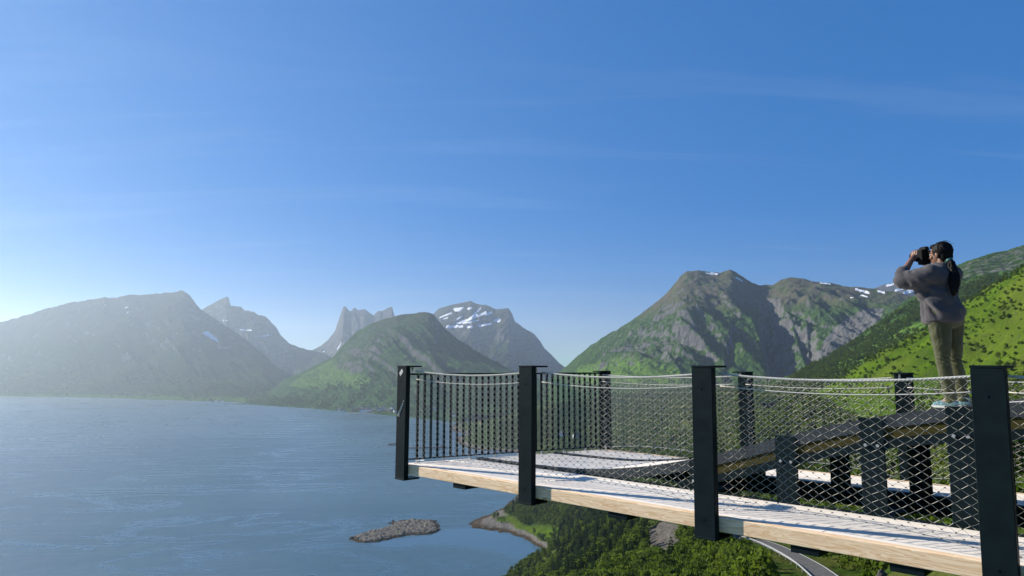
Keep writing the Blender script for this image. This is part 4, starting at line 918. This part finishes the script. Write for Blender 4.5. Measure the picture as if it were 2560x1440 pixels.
# the rest of the wood: one mass
protos = {}
for o in bpy.data.objects:
    if o.name.startswith('crown') and o.data in CROWNS: protos.setdefault(CROWNS.index(o.data), o)
def forest():
    idx = np.nonzero(mask)[0]
    me = bpy.data.meshes.new('forest'); me.vertices.add(len(idx)); me.vertices.foreach_set('co', np.stack([ax[idx], ay[idx], azz[idx]], -1).ravel())
    for nm, a, ty_ in (('kind', kinds[idx], 'INT'), ('hgt', hs_[idx], 'FLOAT'), ('turn', rots[idx], 'FLOAT')):
        at = me.attributes.new(nm, ty_, 'POINT'); at.data.foreach_set('value', a.astype(np.int32 if ty_ == 'INT' else np.float32))
    o = tag(link('forest', me), 'dense green wood covering the slopes below and behind the deck', 'forest', kind='stuff')
    ng = bpy.data.node_groups.new('forest_nodes', 'GeometryNodeTree'); N, Lk = ng.nodes, ng.links
    ng.interface.new_socket('Geometry', in_out='INPUT', socket_type='NodeSocketGeometry'); ng.interface.new_socket('Geometry', in_out='OUTPUT', socket_type='NodeSocketGeometry')
    gi, go = N.new('NodeGroupInput'), N.new('NodeGroupOutput'); jn = N.new('GeometryNodeJoinGeometry')
    def na(nm, t): n = N.new('GeometryNodeInputNamedAttribute'); n.data_type = t; n.inputs[0].default_value = nm; return n.outputs[0]
    kd, hg, tn = na('kind', 'INT'), na('hgt', 'FLOAT'), na('turn', 'FLOAT')
    rot = N.new('ShaderNodeCombineXYZ'); Lk.new(tn, rot.inputs[2])
    for k in range(len(CROWNS)):
        if not (kinds[idx] == k).any(): continue
        pr = protos.get(k)
        if pr is None: continue
        oi = N.new('GeometryNodeObjectInfo'); oi.transform_space = 'ORIGINAL'; oi.inputs[0].default_value = pr; oi.inputs['As Instance'].default_value = True
        cp = N.new('FunctionNodeCompare'); cp.data_type = 'INT'; cp.operation = 'EQUAL'; Lk.new(kd, cp.inputs[2]); cp.inputs[3].default_value = k
        ip = N.new('GeometryNodeInstanceOnPoints'); Lk.new(gi.outputs[0], ip.inputs['Points']); Lk.new(cp.outputs[0], ip.inputs['Selection'])
        Lk.new(oi.outputs['Geometry'], ip.inputs['Instance']); Lk.new(rot.outputs[0], ip.inputs['Rotation']); Lk.new(hg, ip.inputs['Scale']); Lk.new(ip.outputs[0], jn.inputs[0])
    Lk.new(jn.outputs[0], go.inputs[0]); md_ = o.modifiers.new('forest', 'NODES'); md_.node_group = ng
    return len(idx)
NF = forest(); print('forest trees', NF, 'single', len(single))

# ------------------------------------------------------------------ the far village, its quay and the jetty
M_HW = mat_plain('white_boards', (0.75, 0.75, 0.72), 0.8, 0, 0.2, 0.05, 1); M_HR = mat_plain('red_boards', (0.28, 0.06, 0.04), 0.8, 0, 0.2, 0.1, 1); M_HY = mat_plain('ochre_boards', (0.45, 0.33, 0.14), 0.8, 0, 0.2, 0.1, 1)
M_ROOF = mat_plain('slate_roof', (0.10, 0.10, 0.105), 0.8, 0, 0.2, 0.15, 1); M_GLASS = mat_plain('window_glass', (0.03, 0.04, 0.05), 0.2, 0, 0.5); M_CONC = mat_plain('quay_concrete', (0.40, 0.39, 0.37), 0.9, 0, 0.2, 0.15, 0.3); M_DARKW = mat_plain('dark_timber', (0.05, 0.042, 0.038), 0.9, 0, 0.2, 0.2, 1)
def house_parts(L, W, H, mat):
    wall = MB().box(-L / 2, L / 2, -W / 2, W / 2, -1.2, H); wall.add([(-L / 2, -W / 2, H), (-L / 2, W / 2, H), (-L / 2, 0, H + W * .42)], [(0, 2, 1)]).add([(L / 2, -W / 2, H), (L / 2, W / 2, H), (L / 2, 0, H + W * .42)], [(0, 1, 2)])
    e = 0.5; k = W * .42 / (W / 2); zo = H - e * k + 0.08; rf = MB()
    for sg in (-1, 1):
        a = [(-L / 2 - e, sg * (W / 2 + e), zo), (L / 2 + e, sg * (W / 2 + e), zo), (L / 2 + e, 0, H + W * .42 + 0.08), (-L / 2 - e, 0, H + W * .42 + 0.08)]
        rf.add(a + [(x, y, z + 0.25) for x, y, z in a], [(0, 1, 2, 3), (7, 6, 5, 4), (4, 5, 1, 0), (5, 6, 2, 1), (7, 4, 0, 3)])
    win = MB().box(-0.6, 0.6, -0.04, 0.04, -0.7, 0.7)
    return wall.mesh('wall', mat), rf.mesh('roof', M_ROOF), win.mesh('window', M_GLASS)
HS = [house_parts(10, 7.5, 5, M_HW), house_parts(13, 8, 5.5, M_HW), house_parts(9, 7, 4.5, M_HR), house_parts(11, 8, 5, M_HY), house_parts(30, 15, 8, M_HW)]
DIM = [(10, 7.5, 5), (13, 8, 5.5), (9, 7, 4.5), (11, 8, 5), (30, 15, 8)]
def house(px, py, k, label, group=None):
    r = ray(px, py); hit = None
    for b in TERR:
        h = b.ray_cast(Vector((0, 0, EYE)), Vector(r).normalized())
        if h[0] is not None and (hit is None or h[3] < hit[3]): hit = h
    p = hit[0] if hit else Vector(at_z(px, py, SEA))
    if p.z < SEA + 0.6: p.z = SEA + 0.9
    e = empty('house', tuple(p), random.uniform(-0.6, 0.6), label=label, cat='house', group=group)
    e.scale = (1.25,) * 3; w_, r_2, wn_ = HS[k]; link('wall', w_, e); link('roof', r_2, e); L, W, H = DIM[k]
    for x in (-L * .28, L * .02, L * .3):
        o = link('window', wn_, e); o.location = (x, -W / 2 - 0.03, H * 0.62)
    return e
random.seed(21)
VIL = 'houses of the far village'
for px, py, k in [(849, 1026, 0), (859, 1028, 0), (873, 1019, 2), (889, 1024, 3), (897, 1023, 2), (908, 1022, 0), (920, 1023, 0), (926, 1028, 1), (942, 1021, 0), (948, 1026, 0), (954, 1021, 1), (962, 1022, 0), (955, 1025, 0), (968, 1027, 2), (981, 1022, 0), (935, 1029, 3), (918, 1030, 1), (973, 1029, 3), (988, 1030, 0), (882, 1029, 2)]:
    house(px, py, k, 'small house in the village on the far shore left of the railing', VIL)
for px, py, k in [(527, 1005, 0), (530, 1007, 0), (543, 1006, 1), (556, 1004, 0), (487, 997, 2)]: house(px, py, k, 'tiny pale house on the far shore under the long left ridge', 'houses under the left ridge')
for px, py, k in [(1087, 1024, 0), (1134, 1041, 1), (1128, 1032, 0), (1172, 1055, 0), (1205, 1060, 3), (1405, 1090, 1), (1440, 1094, 0)]: house(px, py, k, 'small house at the bay head seen through the railing bars', 'houses behind the bars')
house(911, 1031, 4, 'large white quayside shed in the far village')
p = at_z(915, 1035, SEA); e = empty('quay', (p[0], p[1], SEA), 0.12, label='long pale concrete quay in front of the far village', cat='quay')
MB().box(-75, 70, -6, 8, -3, 2.6).build('deck', M_CONC, e)
for i in range(12): MB().box(-72 + i * 12.5, -71 + i * 12.5, -6.9, -6.05, -3, 2.2).build('pile', M_DARKW, e)
p = at_z(1066, 1122, SEA); e = empty('jetty', (p[0], p[1], SEA), 0.05, label='dark timber jetty with a small crane seen through the railing bars', cat='jetty')
MB().box(-48, 52, -4, 4, 2.2, 3.6).build('deck', M_DARKW, e)
pm = MB().tube([(0, 0, -3), (0, 0, 2.2)], 0.45, 6).mesh('pile', M_DARKW)
for i in range(17):
    for y in (-3.2, 3.2): o = link('pile', pm, e); o.location = (-46 + i * 6, y, 0)
sh = MB().box(-4, 4, -2.6, 2.6, 3.6, 6.5).add([(-4.3, -3, 6.5), (4.3, -3, 6.5), (4.3, 3, 6.5), (-4.3, 3, 6.5), (-4.3, 0, 8.2), (4.3, 0, 8.2)], [(0, 1, 5, 4), (2, 3, 4, 5), (0, 4, 3), (1, 2, 5)]).build('shed', M_HR, e); sh.location = (40, 0, 0)
MB().tube([(-38, 0, 3.6), (-38, 0, 9)], 0.5, 6).tube([(-38, 0, 9), (-42, 0, 16)], 0.35, 6).tube([(-38, 0, 9), (-33, 0, 12)], 0.3, 6).build('crane', M_HW, e)
p = at_z(985, 1112, SEA); e = empty('fish_pen', (p[0], p[1], SEA), 0, label='dark floating pontoon with a white buoy by the outermost post', cat='pontoon')
ring = [(math.cos(a) * 16, math.sin(a) * 16, 0.5) for a in np.linspace(0, 2 * math.pi, 33)]; MB().tube(ring, 0.9, 6, False).build('float_ring', M_DARKW, e)
ring = [(math.cos(a) * 16, math.sin(a) * 16, 1.9) for a in np.linspace(0, 2 * math.pi, 33)]; MB().tube(ring, 0.25, 5, False).build('hand_rail', M_DARKW, e)
o = MB().tube([(0, 0, -0.5), (0, 0, 0.9), (0, 0, 1.5)], [1.2, 1.2, 0.3], 8).build('buoy', M_HW, e); o.location = (-17, -2, 0.3)
o = link('boulder', BOULD[1]); g_ = sight(2204, 1428, 62); o.location = (g_[0], g_[1], ground(g_[0], g_[1]) + 0.3); o.scale = (0.5, 0.5, 0.75); tag(o, 'pale grey boulder among bushes under the near end of the deck', 'boulder', 'boulders along the shore')

# ------------------------------------------------------------------ the person on the ramp
def ell(m, c, rad, R=None, nu=20, nv=12):
    V = []; F = []
    for i in range(nv + 1):
        t = math.pi * i / nv
        for j in range(nu):
            p = 2 * math.pi * j / nu; q = Vector((rad[0] * math.sin(t) * math.cos(p), rad[1] * math.sin(t) * math.sin(p), rad[2] * math.cos(t)))
            if R is not None: q = R @ q
            V.append(tuple(Vector(c) + q))
    for i in range(nv):
        for j in range(nu): F.append((i * nu + j, (i + 1) * nu + j, (i + 1) * nu + (j + 1) % nu, i * nu + (j + 1) % nu))
    m.add(V, F)
def limb(m, pts, rs):
    for a, b, ra, rb in zip(pts, pts[1:], rs, rs[1:]): m.tube([a, b], [ra, rb], 14)
    for p, r in zip(pts, rs): ell(m, p, (r, r, r), None, 14, 8)
def loft(m, secs, n=28):     # secs: (centre, half-width, half-depth, rotation) stacked upward
    V = []; F = []
    for (c, a, b, rot) in secs:
        for j in range(n):
            t = 2 * math.pi * j / n; x, y = a * math.cos(t), b * math.sin(t); V.append((c[0] + x * math.cos(rot) - y * math.sin(rot), c[1] + x * math.sin(rot) + y * math.cos(rot), c[2]))
    for i in range(len(secs) - 1):
        for j in range(n): F.append((i * n + j, i * n + (j + 1) % n, (i + 1) * n + (j + 1) % n, (i + 1) * n + j))
    F += [tuple(range(n))[::-1], tuple((len(secs) - 1) * n + j for j in range(n))]; m.add(V, F)
def fuse(m, name, mat, parent, voxel, smooth=4, folds=None, sub=False):
    tmp = bpy.data.objects.new('tmp', m.mesh('tmp')); col.objects.link(tmp)
    md = tmp.modifiers.new('r', 'REMESH'); md.mode = 'VOXEL'; md.voxel_size = voxel
    if smooth: s = tmp.modifiers.new('s', 'SMOOTH'); s.factor = 0.5; s.iterations = smooth
    dg = bpy.context.evaluated_depsgraph_get(); me = bpy.data.meshes.new_from_object(tmp.evaluated_get(dg)); old = tmp.data
    bpy.data.objects.remove(tmp); bpy.data.meshes.remove(old)
    me.name = name; me.materials.clear(); me.materials.append(mat)
    if folds:
        n = len(me.vertices); co = np.empty(n * 3); me.vertices.foreach_get('co', co); co = co.reshape(-1, 3); no = np.empty(n * 3); me.vertices.foreach_get('normal', no); no = no.reshape(-1, 3)
        co += no * folds(co, no)[:, None]; me.vertices.foreach_set('co', co.ravel()); me.update()
    me.polygons.foreach_set('use_smooth', [True] * len(me.polygons))
    return link(name, me, parent)
def mat_cloth(name, c, scale=260):
    t = NT(name); v = t.coord(); n = t.noise(v, 7, 5); w = t.noise(v, scale, 2)
    t.bump(t.math('ADD', t.math('MULTIPLY', n, 1.5), w), 0.35, 0.004); t.bsdf.inputs['Sheen Weight'].default_value = 0.15
    return t.fin(t.mix(t.ramp(n, 0.3, 0.7), tuple(x * 0.82 for x in c), tuple(x * 1.08 for x in c)), 0.9, 0, 0.1)
def mat_skin():
    t = NT('skin'); v = t.coord(); n = t.noise(v, 30, 4); t.bsdf.inputs['Subsurface Weight'].default_value = 0.08; t.bsdf.inputs['Subsurface Radius'].default_value = (0.01, 0.004, 0.002)
    t.bump(n, 0.08, 0.002); return t.fin(t.mix(n, (0.16, 0.08, 0.05), (0.23, 0.12, 0.08)), 0.5, 0, 0.35)
M_SKIN = mat_skin(); M_SWEAT = mat_cloth('grey_sweatshirt', (0.072, 0.068, 0.074)); M_TROU = mat_cloth('olive_trousers', (0.068, 0.072, 0.036)); M_HAIR = mat_plain('black_hair', (0.005, 0.004, 0.004), 0.6, 0, 0.12, 0.3, 60)
M_SHOE = mat_plain('teal_shoe', (0.11, 0.22, 0.25), 0.7, 0, 0.3, 0.25, 35); M_SOLE = mat_plain('pale_sole', (0.35, 0.38, 0.37), 0.7); M_TIE = mat_plain('teal_hair_tie', (0.08, 0.22, 0.2), 0.6); M_CAM = mat_plain('black_camera_shell', (0.005, 0.005, 0.006), 0.6, 0, 0.1); M_EYE = mat_plain('eye_white', (0.6, 0.58, 0.55), 0.3)
PN = 7.92; r0 = ray(2365, 1022); tt = PN / (r0[0] * NV[0] + r0[1] * NV[1]); ploc = np.array([r0[0] * tt + 0.85 * 0.048, r0[1] * tt - 0.527 * 0.048]); psm = float(ploc @ DV)
person = empty('person', (ploc[0], ploc[1], ramp_z(psm) - 0.005), math.atan2(-0.527, 0.85), label='person in grey sweatshirt and olive trousers standing on the ramp, camera raised', cat='person')
FW = Vector((-0.848, 0.53, 0)); LF = Vector((-0.53, -0.848, 0)); UP = Vector((0, 0, 1))
RH_ = Matrix((LF, FW, UP)).transposed().to_3x3()     # columns: side, forward, up
fa = math.atan2(LF.y, LF.x)
HC = Vector((-0.005, 0.0, 1.525))
LSH, LEL, LWR = Vector((-0.095, -0.150, 1.355)), Vector((-0.372, -0.105, 1.285)), Vector((-0.255, 0.030, 1.500))
RSH, REL, RWR = Vector((0.085, 0.140, 1.355)), Vector((-0.10, 0.40, 1.26)), Vector((-0.135, 0.20, 1.455))
LHIP, LKN, LAN = Vector((-0.05, -0.075, 0.86)), Vector((-0.045, -0.075, 0.47)), Vector((0.0, -0.07, 0.085))
RHIP, RKN, RAN = Vector((0.055, 0.075, 0.86)), Vector((0.055, 0.085, 0.47)), Vector((0.105, 0.08, 0.085))
CAMC = HC + FW * 0.172 + UP * 0.018
def P3(side, fwd, up, o=HC): return o + LF * side + FW * fwd + UP * up
def hand(m, wr, palm_c, across, curl_dir, up):
    # palm plate and five bent fingers closing on the camera; across runs along the knuckles
    limb(m, [wr, palm_c], [0.024, 0.030])
    for i, (ln, off) in enumerate(((0.070, -0.030), (0.078, -0.010), (0.073, 0.010), (0.058, 0.030))):
        a = palm_c + across * off + up * 0.028; b = a + up * ln * 0.45 + curl_dir * ln * 0.12; c = b + up * ln * 0.12 + curl_dir * ln * 0.33; d = c - up * ln * 0.10 + curl_dir * ln * 0.22
        limb(m, [palm_c + across * off * 0.7, a, b, c, d], [0.013, 0.0095, 0.0088, 0.0082, 0.0072])
    t0 = palm_c - across * 0.030 - up * 0.005; t1 = t0 - across * 0.018 + up * 0.022 + curl_dir * 0.018; t2 = t1 + up * 0.020 + curl_dir * 0.024
    limb(m, [palm_c - across * 0.012, t0, t1, t2], [0.015, 0.0125, 0.0105, 0.0085])
b = MB()
ell(b, HC + FW * -0.006 + UP * 0.022, (0.074, 0.094, 0.092), RH_); ell(b, P3(0, 0.030, -0.030), (0.060, 0.064, 0.080), RH_); ell(b, P3(0, 0.072, -0.088), (0.026, 0.022, 0.022), RH_)       # skull, face, chin
limb(b, [P3(0, 0.088, 0.010), P3(0, 0.104, -0.022), P3(0, 0.112, -0.032)], [0.010, 0.012, 0.013]); ell(b, P3(0, 0.094, -0.062), (0.024, 0.012, 0.009), RH_); ell(b, P3(0, 0.090, -0.072), (0.021, 0.012, 0.008), RH_)   # nose, lips
ell(b, P3(0, 0.082, 0.020), (0.052, 0.014, 0.010), RH_)
for s in (-1, 1):
    ell(b, P3(s * 0.076, -0.008, -0.012), (0.010, 0.020, 0.032), RH_); ell(b, P3(s * 0.045, 0.060, -0.030), (0.022, 0.024, 0.024), RH_)
limb(b, [HC + FW * -0.015 - UP * 0.06, Vector((0.0, 0.0, 1.37))], [0.052, 0.058])
loft(b, [((0.01, 0, 0.80), 0.155, 0.10, fa), ((0.0, 0, 0.95), 0.135, 0.09, fa), ((-0.01, 0, 1.10), 0.125, 0.085, fa), ((-0.005, 0, 1.25), 0.145, 0.095, fa), ((0, 0, 1.36), 0.13, 0.075, fa), ((0, 0, 1.40), 0.07, 0.06, fa)])
limb(b, [LSH * 0.8 + Vector((0, 0, 0.27)), LSH, LEL, LEL.lerp(LWR, 0.35), LWR], [0.05, 0.055, 0.040, 0.040, 0.025]); limb(b, [RSH * 0.8 + Vector((0, 0, 0.27)), RSH, REL, REL.lerp(RWR, 0.35), RWR], [0.05, 0.055, 0.040, 0.038, 0.025])
for h, k, a in ((LHIP, LKN, LAN), (RHIP, RKN, RAN)): limb(b, [h, h.lerp(k, 0.4), k, k.lerp(a, 0.3), a], [0.088, 0.078, 0.052, 0.052, 0.034]); limb(b, [a, a + FW * 0.10 - UP * 0.045], [0.036, 0.026])
hand(b, LWR, CAMC + LF * 0.062 + FW * 0.060 - UP * 0.020, FW, (-LF), UP); hand(b, RWR, CAMC - LF * 0.070 - FW * 0.005 - UP * 0.030, FW, LF, UP)
body = fuse(b, 'body', M_SKIN, person, 0.0045, 2)
for s in (-1, 1): e_ = MB(); ell(e_, P3(s * 0.030, 0.083, 0.0), (0.012, 0.010, 0.009), RH_); e_.build('eye', M_EYE, person, True)
# sweatshirt
sw = MB()
CT = Vector((-0.03, 0, 0))
loft(sw, [((-0.030, 0, 0.815), 0.180, 0.168, fa), ((-0.028, 0, 0.84), 0.195, 0.178, fa), ((-0.024, 0, 0.93), 0.200, 0.180, fa), ((-0.030, 0, 1.02), 0.190, 0.166, fa), ((-0.035, 0, 1.12), 0.185, 0.155, fa), ((-0.028, 0, 1.22), 0.188, 0.145, fa), ((-0.018, 0, 1.31), 0.190, 0.130, fa), ((-0.01, 0, 1.37), 0.165, 0.105, fa), ((-0.008, 0, 1.405), 0.105, 0.082, fa), ((-0.012, 0, 1.43), 0.066, 0.064, fa)])
ell(sw, (0.05, -0.03, 0.93), (0.125, 0.14, 0.13))
LE2 = LEL + Vector((-0.0, 0, -0.012))
limb(sw, [Vector((-0.05, -0.08, 1.27)), LSH + Vector((-0.01, 0, -0.045)), LSH.lerp(LE2, 0.55) + Vector((0, 0, -0.045)), LE2 + Vector((0.02, 0, -0.012)), LEL.lerp(LWR, 0.22), LEL.lerp(LWR, 0.42)], [0.12, 0.100, 0.098, 0.085, 0.070, 0.050])
limb(sw, [Vector((-0.14, -0.07, 1.12)), LSH.lerp(LE2, 0.35) + Vector((0, 0, -0.08))], [0.09, 0.085])
limb(sw, [Vector((0.04, 0.08, 1.27)), RSH + Vector((0, 0, -0.04)), RSH.lerp(REL, 0.55) + Vector((0, 0, -0.03)), REL, REL.lerp(RWR, 0.35)], [0.12, 0.098, 0.09, 0.08, 0.052])
def fold_line(co, a, bb, w, h):
    a, bb = np.array(a), np.array(bb); d = bb - a; t = np.clip(((co - a) @ d) / (d @ d), 0, 1); dist = np.linalg.norm(co - a - t[:, None] * d, axis=1)
    return h * np.exp(-(dist / w) ** 2) * np.sin(np.pi * np.clip(t * 0.9 + 0.05, 0, 1))
def sw_folds(co, no):
    f = 0.017 * fbm(co[:, 0] * 6 + co[:, 2] * 7, co[:, 1] * 6 - co[:, 2] * 4, 3) + 0.010 * (ridged(co[:, 0] * 5 + co[:, 2] * 8, co[:, 1] * 3 + co[:, 2] * 3, 2) - 0.5)
    for a, bb, w, h in (((-0.24, -0.16, 1.16), (0.02, -0.20, 0.87), 0.022, 0.032), ((-0.20, -0.16, 1.09), (-0.05, -0.20, 0.86), 0.020, -0.028), ((-0.16, -0.17, 1.20), (0.12, -0.16, 0.98), 0.026, 0.014), ((-0.215, -0.06, 1.08), (-0.21, -0.06, 0.85), 0.018, 0.016), ((-0.19, -0.10, 1.05), (-0.18, -0.12, 0.85), 0.016, -0.014),
        ((-0.33, -0.17, 1.33), (-0.29, -0.19, 1.20), 0.016, -0.022), ((-0.26, -0.18, 1.37), (-0.22, -0.20, 1.22), 0.016, -0.020), ((-0.295, -0.18, 1.36), (-0.25, -0.20, 1.20), 0.014, 0.016), ((-0.36, -0.17, 1.26), (-0.18, -0.2, 1.13), 0.02, 0.014), ((-0.18, -0.14, 1.38), (-0.13, -0.19, 1.26), 0.018, -0.018)):
        f = f + fold_line(co, a, bb, w, h)
    rib = sstep(0.850, 0.835, co[:, 2]); f = f - 0.010 * rib
    return f
sweater = fuse(sw, 'sweatshirt', M_SWEAT, person, 0.0085, 6, sw_folds)
# trousers
tr_ = MB(); limb(tr_, [LHIP + Vector((0.0, 0, 0.06)), LHIP + Vector((-0.005, 0, -0.02)), LHIP.lerp(LKN, 0.5), LKN, LKN.lerp(LAN, 0.35), LKN.lerp(LAN, 0.75), LAN + Vector((0, 0, 0.0))], [0.105, 0.105, 0.088, 0.064, 0.066, 0.056, 0.054])
limb(tr_, [RHIP + Vector((0.0, 0, 0.06)), RHIP + Vector((0.0, 0, -0.02)), RHIP.lerp(RKN, 0.5), RKN, RKN.lerp(RAN, 0.35), RKN.lerp(RAN, 0.75), RAN + Vector((0, 0, 0.0))], [0.105, 0.100, 0.084, 0.062, 0.064, 0.054, 0.052])
ell(tr_, (0.03, 0.0, 0.88), (0.13, 0.15, 0.11))
def tr_folds(co, no):
    f = 0.006 * fbm(co[:, 0] * 9, co[:, 2] * 9 + co[:, 1] * 8, 3); k = np.exp(-((co[:, 2] - 0.47) / 0.05) ** 2) + 1.2 * np.exp(-((co[:, 2] - 0.12) / 0.06) ** 2)
    return f + 0.006 * k * np.sin(co[:, 2] * 150 + co[:, 0] * 20 + 3 * co[:, 1])
trousers = fuse(tr_, 'trousers', M_TROU, person, 0.0075, 4, tr_folds)
for a, sd in ((LAN, 0), (RAN, 1)):
    s_ = MB(); base = Vector((a.x, a.y, 0))
    ell(s_, base - FW * 0.005 + UP * 0.052, (0.040, 0.062, 0.046), RH_); ell(s_, base + FW * 0.075 + UP * 0.040, (0.045, 0.085, 0.034), RH_); ell(s_, base + FW * 0.125 + UP * 0.034, (0.044, 0.055, 0.028), RH_); limb(s_, [base + UP * 0.05, base + UP * 0.095 - FW * 0.006], [0.042, 0.044])
    sh_ = fuse(s_, 'shoe', M_SHOE, person, 0.006, 2, lambda co, no: 0.003 * fbm(co[:, 0] * 60, co[:, 1] * 60 + co[:, 2] * 40, 2))
    so = MB(); loft(so, [(tuple(base + FW * 0.06 + UP * 0.004), 0.046, 0.135, fa), (tuple(base + FW * 0.06 + UP * 0.026), 0.047, 0.137, fa)], 24); so.build('sole', M_SOLE, sh_, False)
# hair, ponytail and hair tie
hr_ = MB()
ell(hr_, HC - FW * 0.022 + UP * 0.028, (0.090, 0.096, 0.096), RH_); ell(hr_, HC - FW * 0.055 - UP * 0.02, (0.074, 0.055, 0.080), RH_); ell(hr_, P3(0, 0.045, 0.075), (0.066, 0.045, 0.030), RH_)
def hair_folds(co, no): return 0.005 * fbm(co[:, 0] * 40 + co[:, 2] * 25, co[:, 1] * 40, 3) 
hair = fuse(hr_, 'hair', M_HAIR, person, 0.006, 2, hair_folds)
pt = MB(); limb(pt, [Vector((0.045, -0.05, 1.475)), Vector((0.075, -0.075, 1.42)), Vector((0.095, -0.115, 1.30)), Vector((0.095, -0.145, 1.22)), Vector((0.088, -0.160, 1.14)), Vector((0.080, -0.162, 1.09))], [0.030, 0.034, 0.046, 0.046, 0.034, 0.012])
pony = fuse(pt, 'ponytail', M_HAIR, hair, 0.006, 2, lambda co, no: 0.008 * fbm(co[:, 0] * 55, co[:, 2] * 9 + co[:, 1] * 55, 3))
MB().tube([Vector((0.058, -0.060, 1.452)), Vector((0.068, -0.069, 1.432))], [0.034, 0.035], 14).build('hair_tie', M_TIE, hair, True)
wsp = MB(); rr = random.Random(4)
for i in range(40):
    a = rr.uniform(0, 6.28); el_ = rr.uniform(0.5, 1.4); d = Vector((math.cos(a) * math.cos(el_), math.sin(a) * math.cos(el_), math.sin(el_))); p = HC - FW * 0.022 + UP * 0.028 + Vector((d.x * .09, d.y * .092, d.z * .094)); q = p + d * 0.008 - FW * 0.02; wsp.tube([p, q, q - FW * 0.018 - UP * 0.004], [0.0012, 0.0009, 0.0004], 3, False)
wsp.build('stray_hairs', M_HAIR, hair)
# the camera in the hands: a thing of its own
cme = empty('camera_body', tuple(Vector(person.location) + Matrix.Rotation(person.rotation_euler[2], 3, 'Z') @ CAMC), person.rotation_euler[2] + math.atan2(FW.y, FW.x) - math.pi / 2, label='black camera held up to the face of the person on the ramp', cat='camera')
cm = MB().box(-0.068, 0.068, -0.030, 0.030, -0.075, 0.045).box(-0.068, -0.030, 0.0305, 0.052, -0.075, 0.036); o = cm.build('shell', M_CAM, cme); bevel(o, 0.010, 3)
hump = MB(); hump.add([(-0.036, -0.048, 0.0455), (0.036, -0.048, 0.0455), (0.036, 0.034, 0.0455), (-0.036, 0.034, 0.0455), (-0.022, -0.040, 0.080), (0.022, -0.040, 0.080), (0.022, 0.030, 0.076), (-0.022, 0.030, 0.076)], [(3, 2, 1, 0), (4, 5, 6, 7), (0, 1, 5, 4), (1, 2, 6, 5), (2, 3, 7, 6), (3, 0, 4, 7)]); bevel(hump.build('viewfinder', M_CAM, cme), 0.006, 2)
MB().tube([(0, 0.031, -0.012), (0, 0.05, -0.012), (0, 0.052, -0.012), (0, 0.10, -0.012), (0, 0.102, -0.012), (0, 0.128, -0.012)], [0.034, 0.034, 0.038, 0.038, 0.044, 0.047], 24).build('lens', M_CAM, cme, True)
MB().box(-0.06, 0.06, -0.028, 0.028, -0.106, -0.0755).build('battery_grip', M_CAM, cme)

# ------------------------------------------------------------------ haze: pale air over the fjord
def build_haze():
    m = bpy.data.materials.new('haze_air'); m.use_nodes = True; n = m.node_tree.nodes; n.remove(n['Principled BSDF'])
    pv = n.new('ShaderNodeVolumePrincipled'); pv.inputs['Color'].default_value = HAZE_COL + (1,); pv.inputs['Density'].default_value = HAZE_DENS
    pv.inputs['Anisotropy'].default_value = HAZE_G
    m.node_tree.links.new(pv.outputs[0], n['Material Output'].inputs['Volume'])
    o = MB().box(-12950, 12950, -2550, 12550, SEA - 7.5, 715).build('haze', m)
    tag(o, 'pale air haze lying over the fjord and mountains', 'haze', kind='stuff')
HAZE_COL, HAZE_DENS, HAZE_G = (0.68, 0.84, 1.0), 6.9e-5, 0.50
build_haze()
